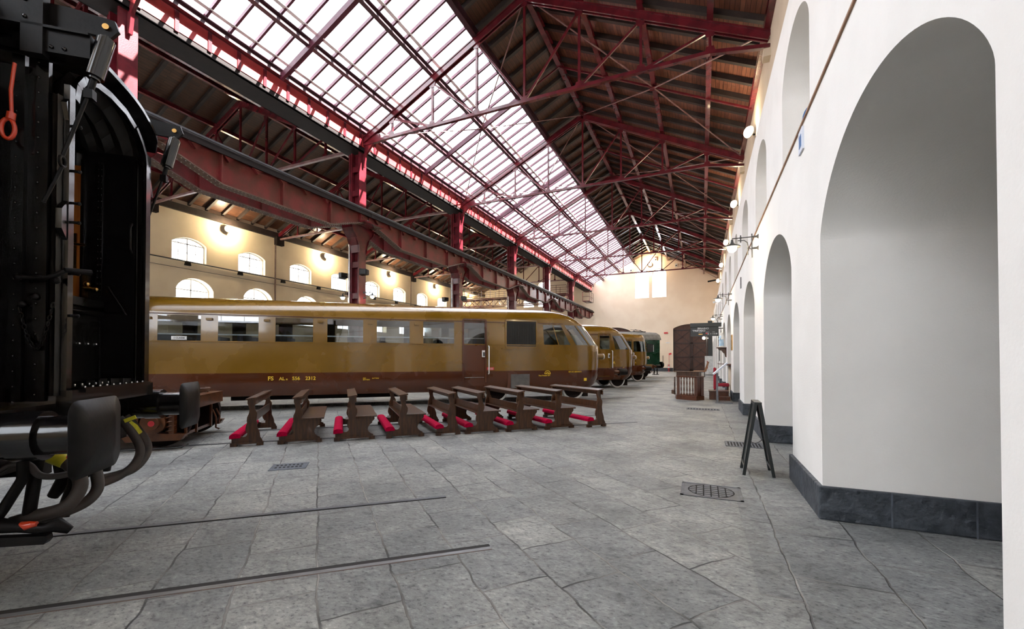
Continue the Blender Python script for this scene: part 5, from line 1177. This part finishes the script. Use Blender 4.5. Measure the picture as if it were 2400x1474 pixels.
for x,z in ((.20,3.66),(.72,3.66)): m = MB((.46,49,0)); m.sphere((x,49,z),.15,14); m.build('globe','neon',t)
# fire extinguisher, hose post, red sign and label on the gable
O = (-3.62,YF-.25,0); t = thing('fire_extinguisher','red fire extinguisher standing by the big gate at the far wall','fire extinguisher',O)
m = MB(); m.lathe((0,0,.25),[(0,.10),(.04,.11),(.42,.11),(.52,.05),(.56,.03)],14); m.build('cylinder','redsign',t); m = MB(); m.lathe((0,0,.42),[(0,.112),(.2,.112)],14); m.build('label_band','whitepaint',t); m = MB(); m.tube([(0,0,.8),(-.1,0,.86),(-.16,0,.75),(-.14,0,.5)],.018,6); m.box(-.02,.1,-.02,.02,.8,.84); m.build('hose','blackletter',t); m = MB(); m.cyl((0,0,0),(0,0,.25),.03); m.box(-.14,.14,-.1,.1,0,.03); m.build('stand','redsign',t)
m = MB(); m.cyl((.02,.05,.03),(.02,.05,2.1),.02); m.bar((.02,.05,2.05),(.3,.05,2.15),.05,.2); m.build('sign_post','redsign',t)
O = (-4.3,YF,1.2); o = MB().cyl((0,-.05,-.5),(0,-.05,.7),.03).build('wall_pipe','rust'); o.location = O; tag(o,'short vertical pipe on the far wall left of the extinguisher','pipe')
plaqueX = MB().box(-.22,.22,-.05,0,-.09,.09).build('exit_sign','redsign'); plaqueX.location = (-3.95,YF,4.63); tag(plaqueX,'red sign on the far wall between the two gates','sign')
o = MB().box(-.22,.22,-.05,0,-.06,.06).build('wall_light','whitepaint'); o.location = (-3.75,YF,3.45); tag(o,'small white bulkhead fitting on the far wall left of the gate','wall light')
o = MB().box(-.35,.35,-.2,.2,0,1.0); t = thing('blue_bin','blue plastic bins behind the green coach buffers','bin',(-6.6,46.5,0)); m = MB(); m.prism([(-.3,0),(.3,0),(.36,.9),(-.36,.9)],(0,-.25,0),(1,0,0),(0,0,1),(0,.5,0)); m.build('body','water',t); m = MB(); m.box(-.38,.38,-.28,.28,.9,.95); m.build('lid','water',t)
# ================================================================== SKY AND ROOM LIGHT
w = bpy.data.worlds.new('sky'); S.world = w; w.use_nodes = True; nt = w.node_tree; bg = nt.nodes['Background']
bg.inputs[0].default_value = (.92,.955,1,1); bg.inputs[1].default_value = SKY
sd = bpy.data.lights.new('sun','SUN'); sd.energy = SUN; sd.angle = math.radians(.6); sd.color = (1,.95,.88); so = bpy.data.objects.new('sun',sd); COL.objects.link(so)
so.rotation_euler = Vector((.66,.16,.72)).to_track_quat('Z','Y').to_euler(); so.location = (20,10,40)
S.cycles.use_denoising = True
S.cycles.use_adaptive_sampling = True; S.cycles.adaptive_threshold = .04
S.cycles.max_bounces = 7; S.cycles.diffuse_bounces = 4; S.cycles.glossy_bounces = 3; S.cycles.transparent_max_bounces = 16; S.cycles.sample_clamp_indirect = 6
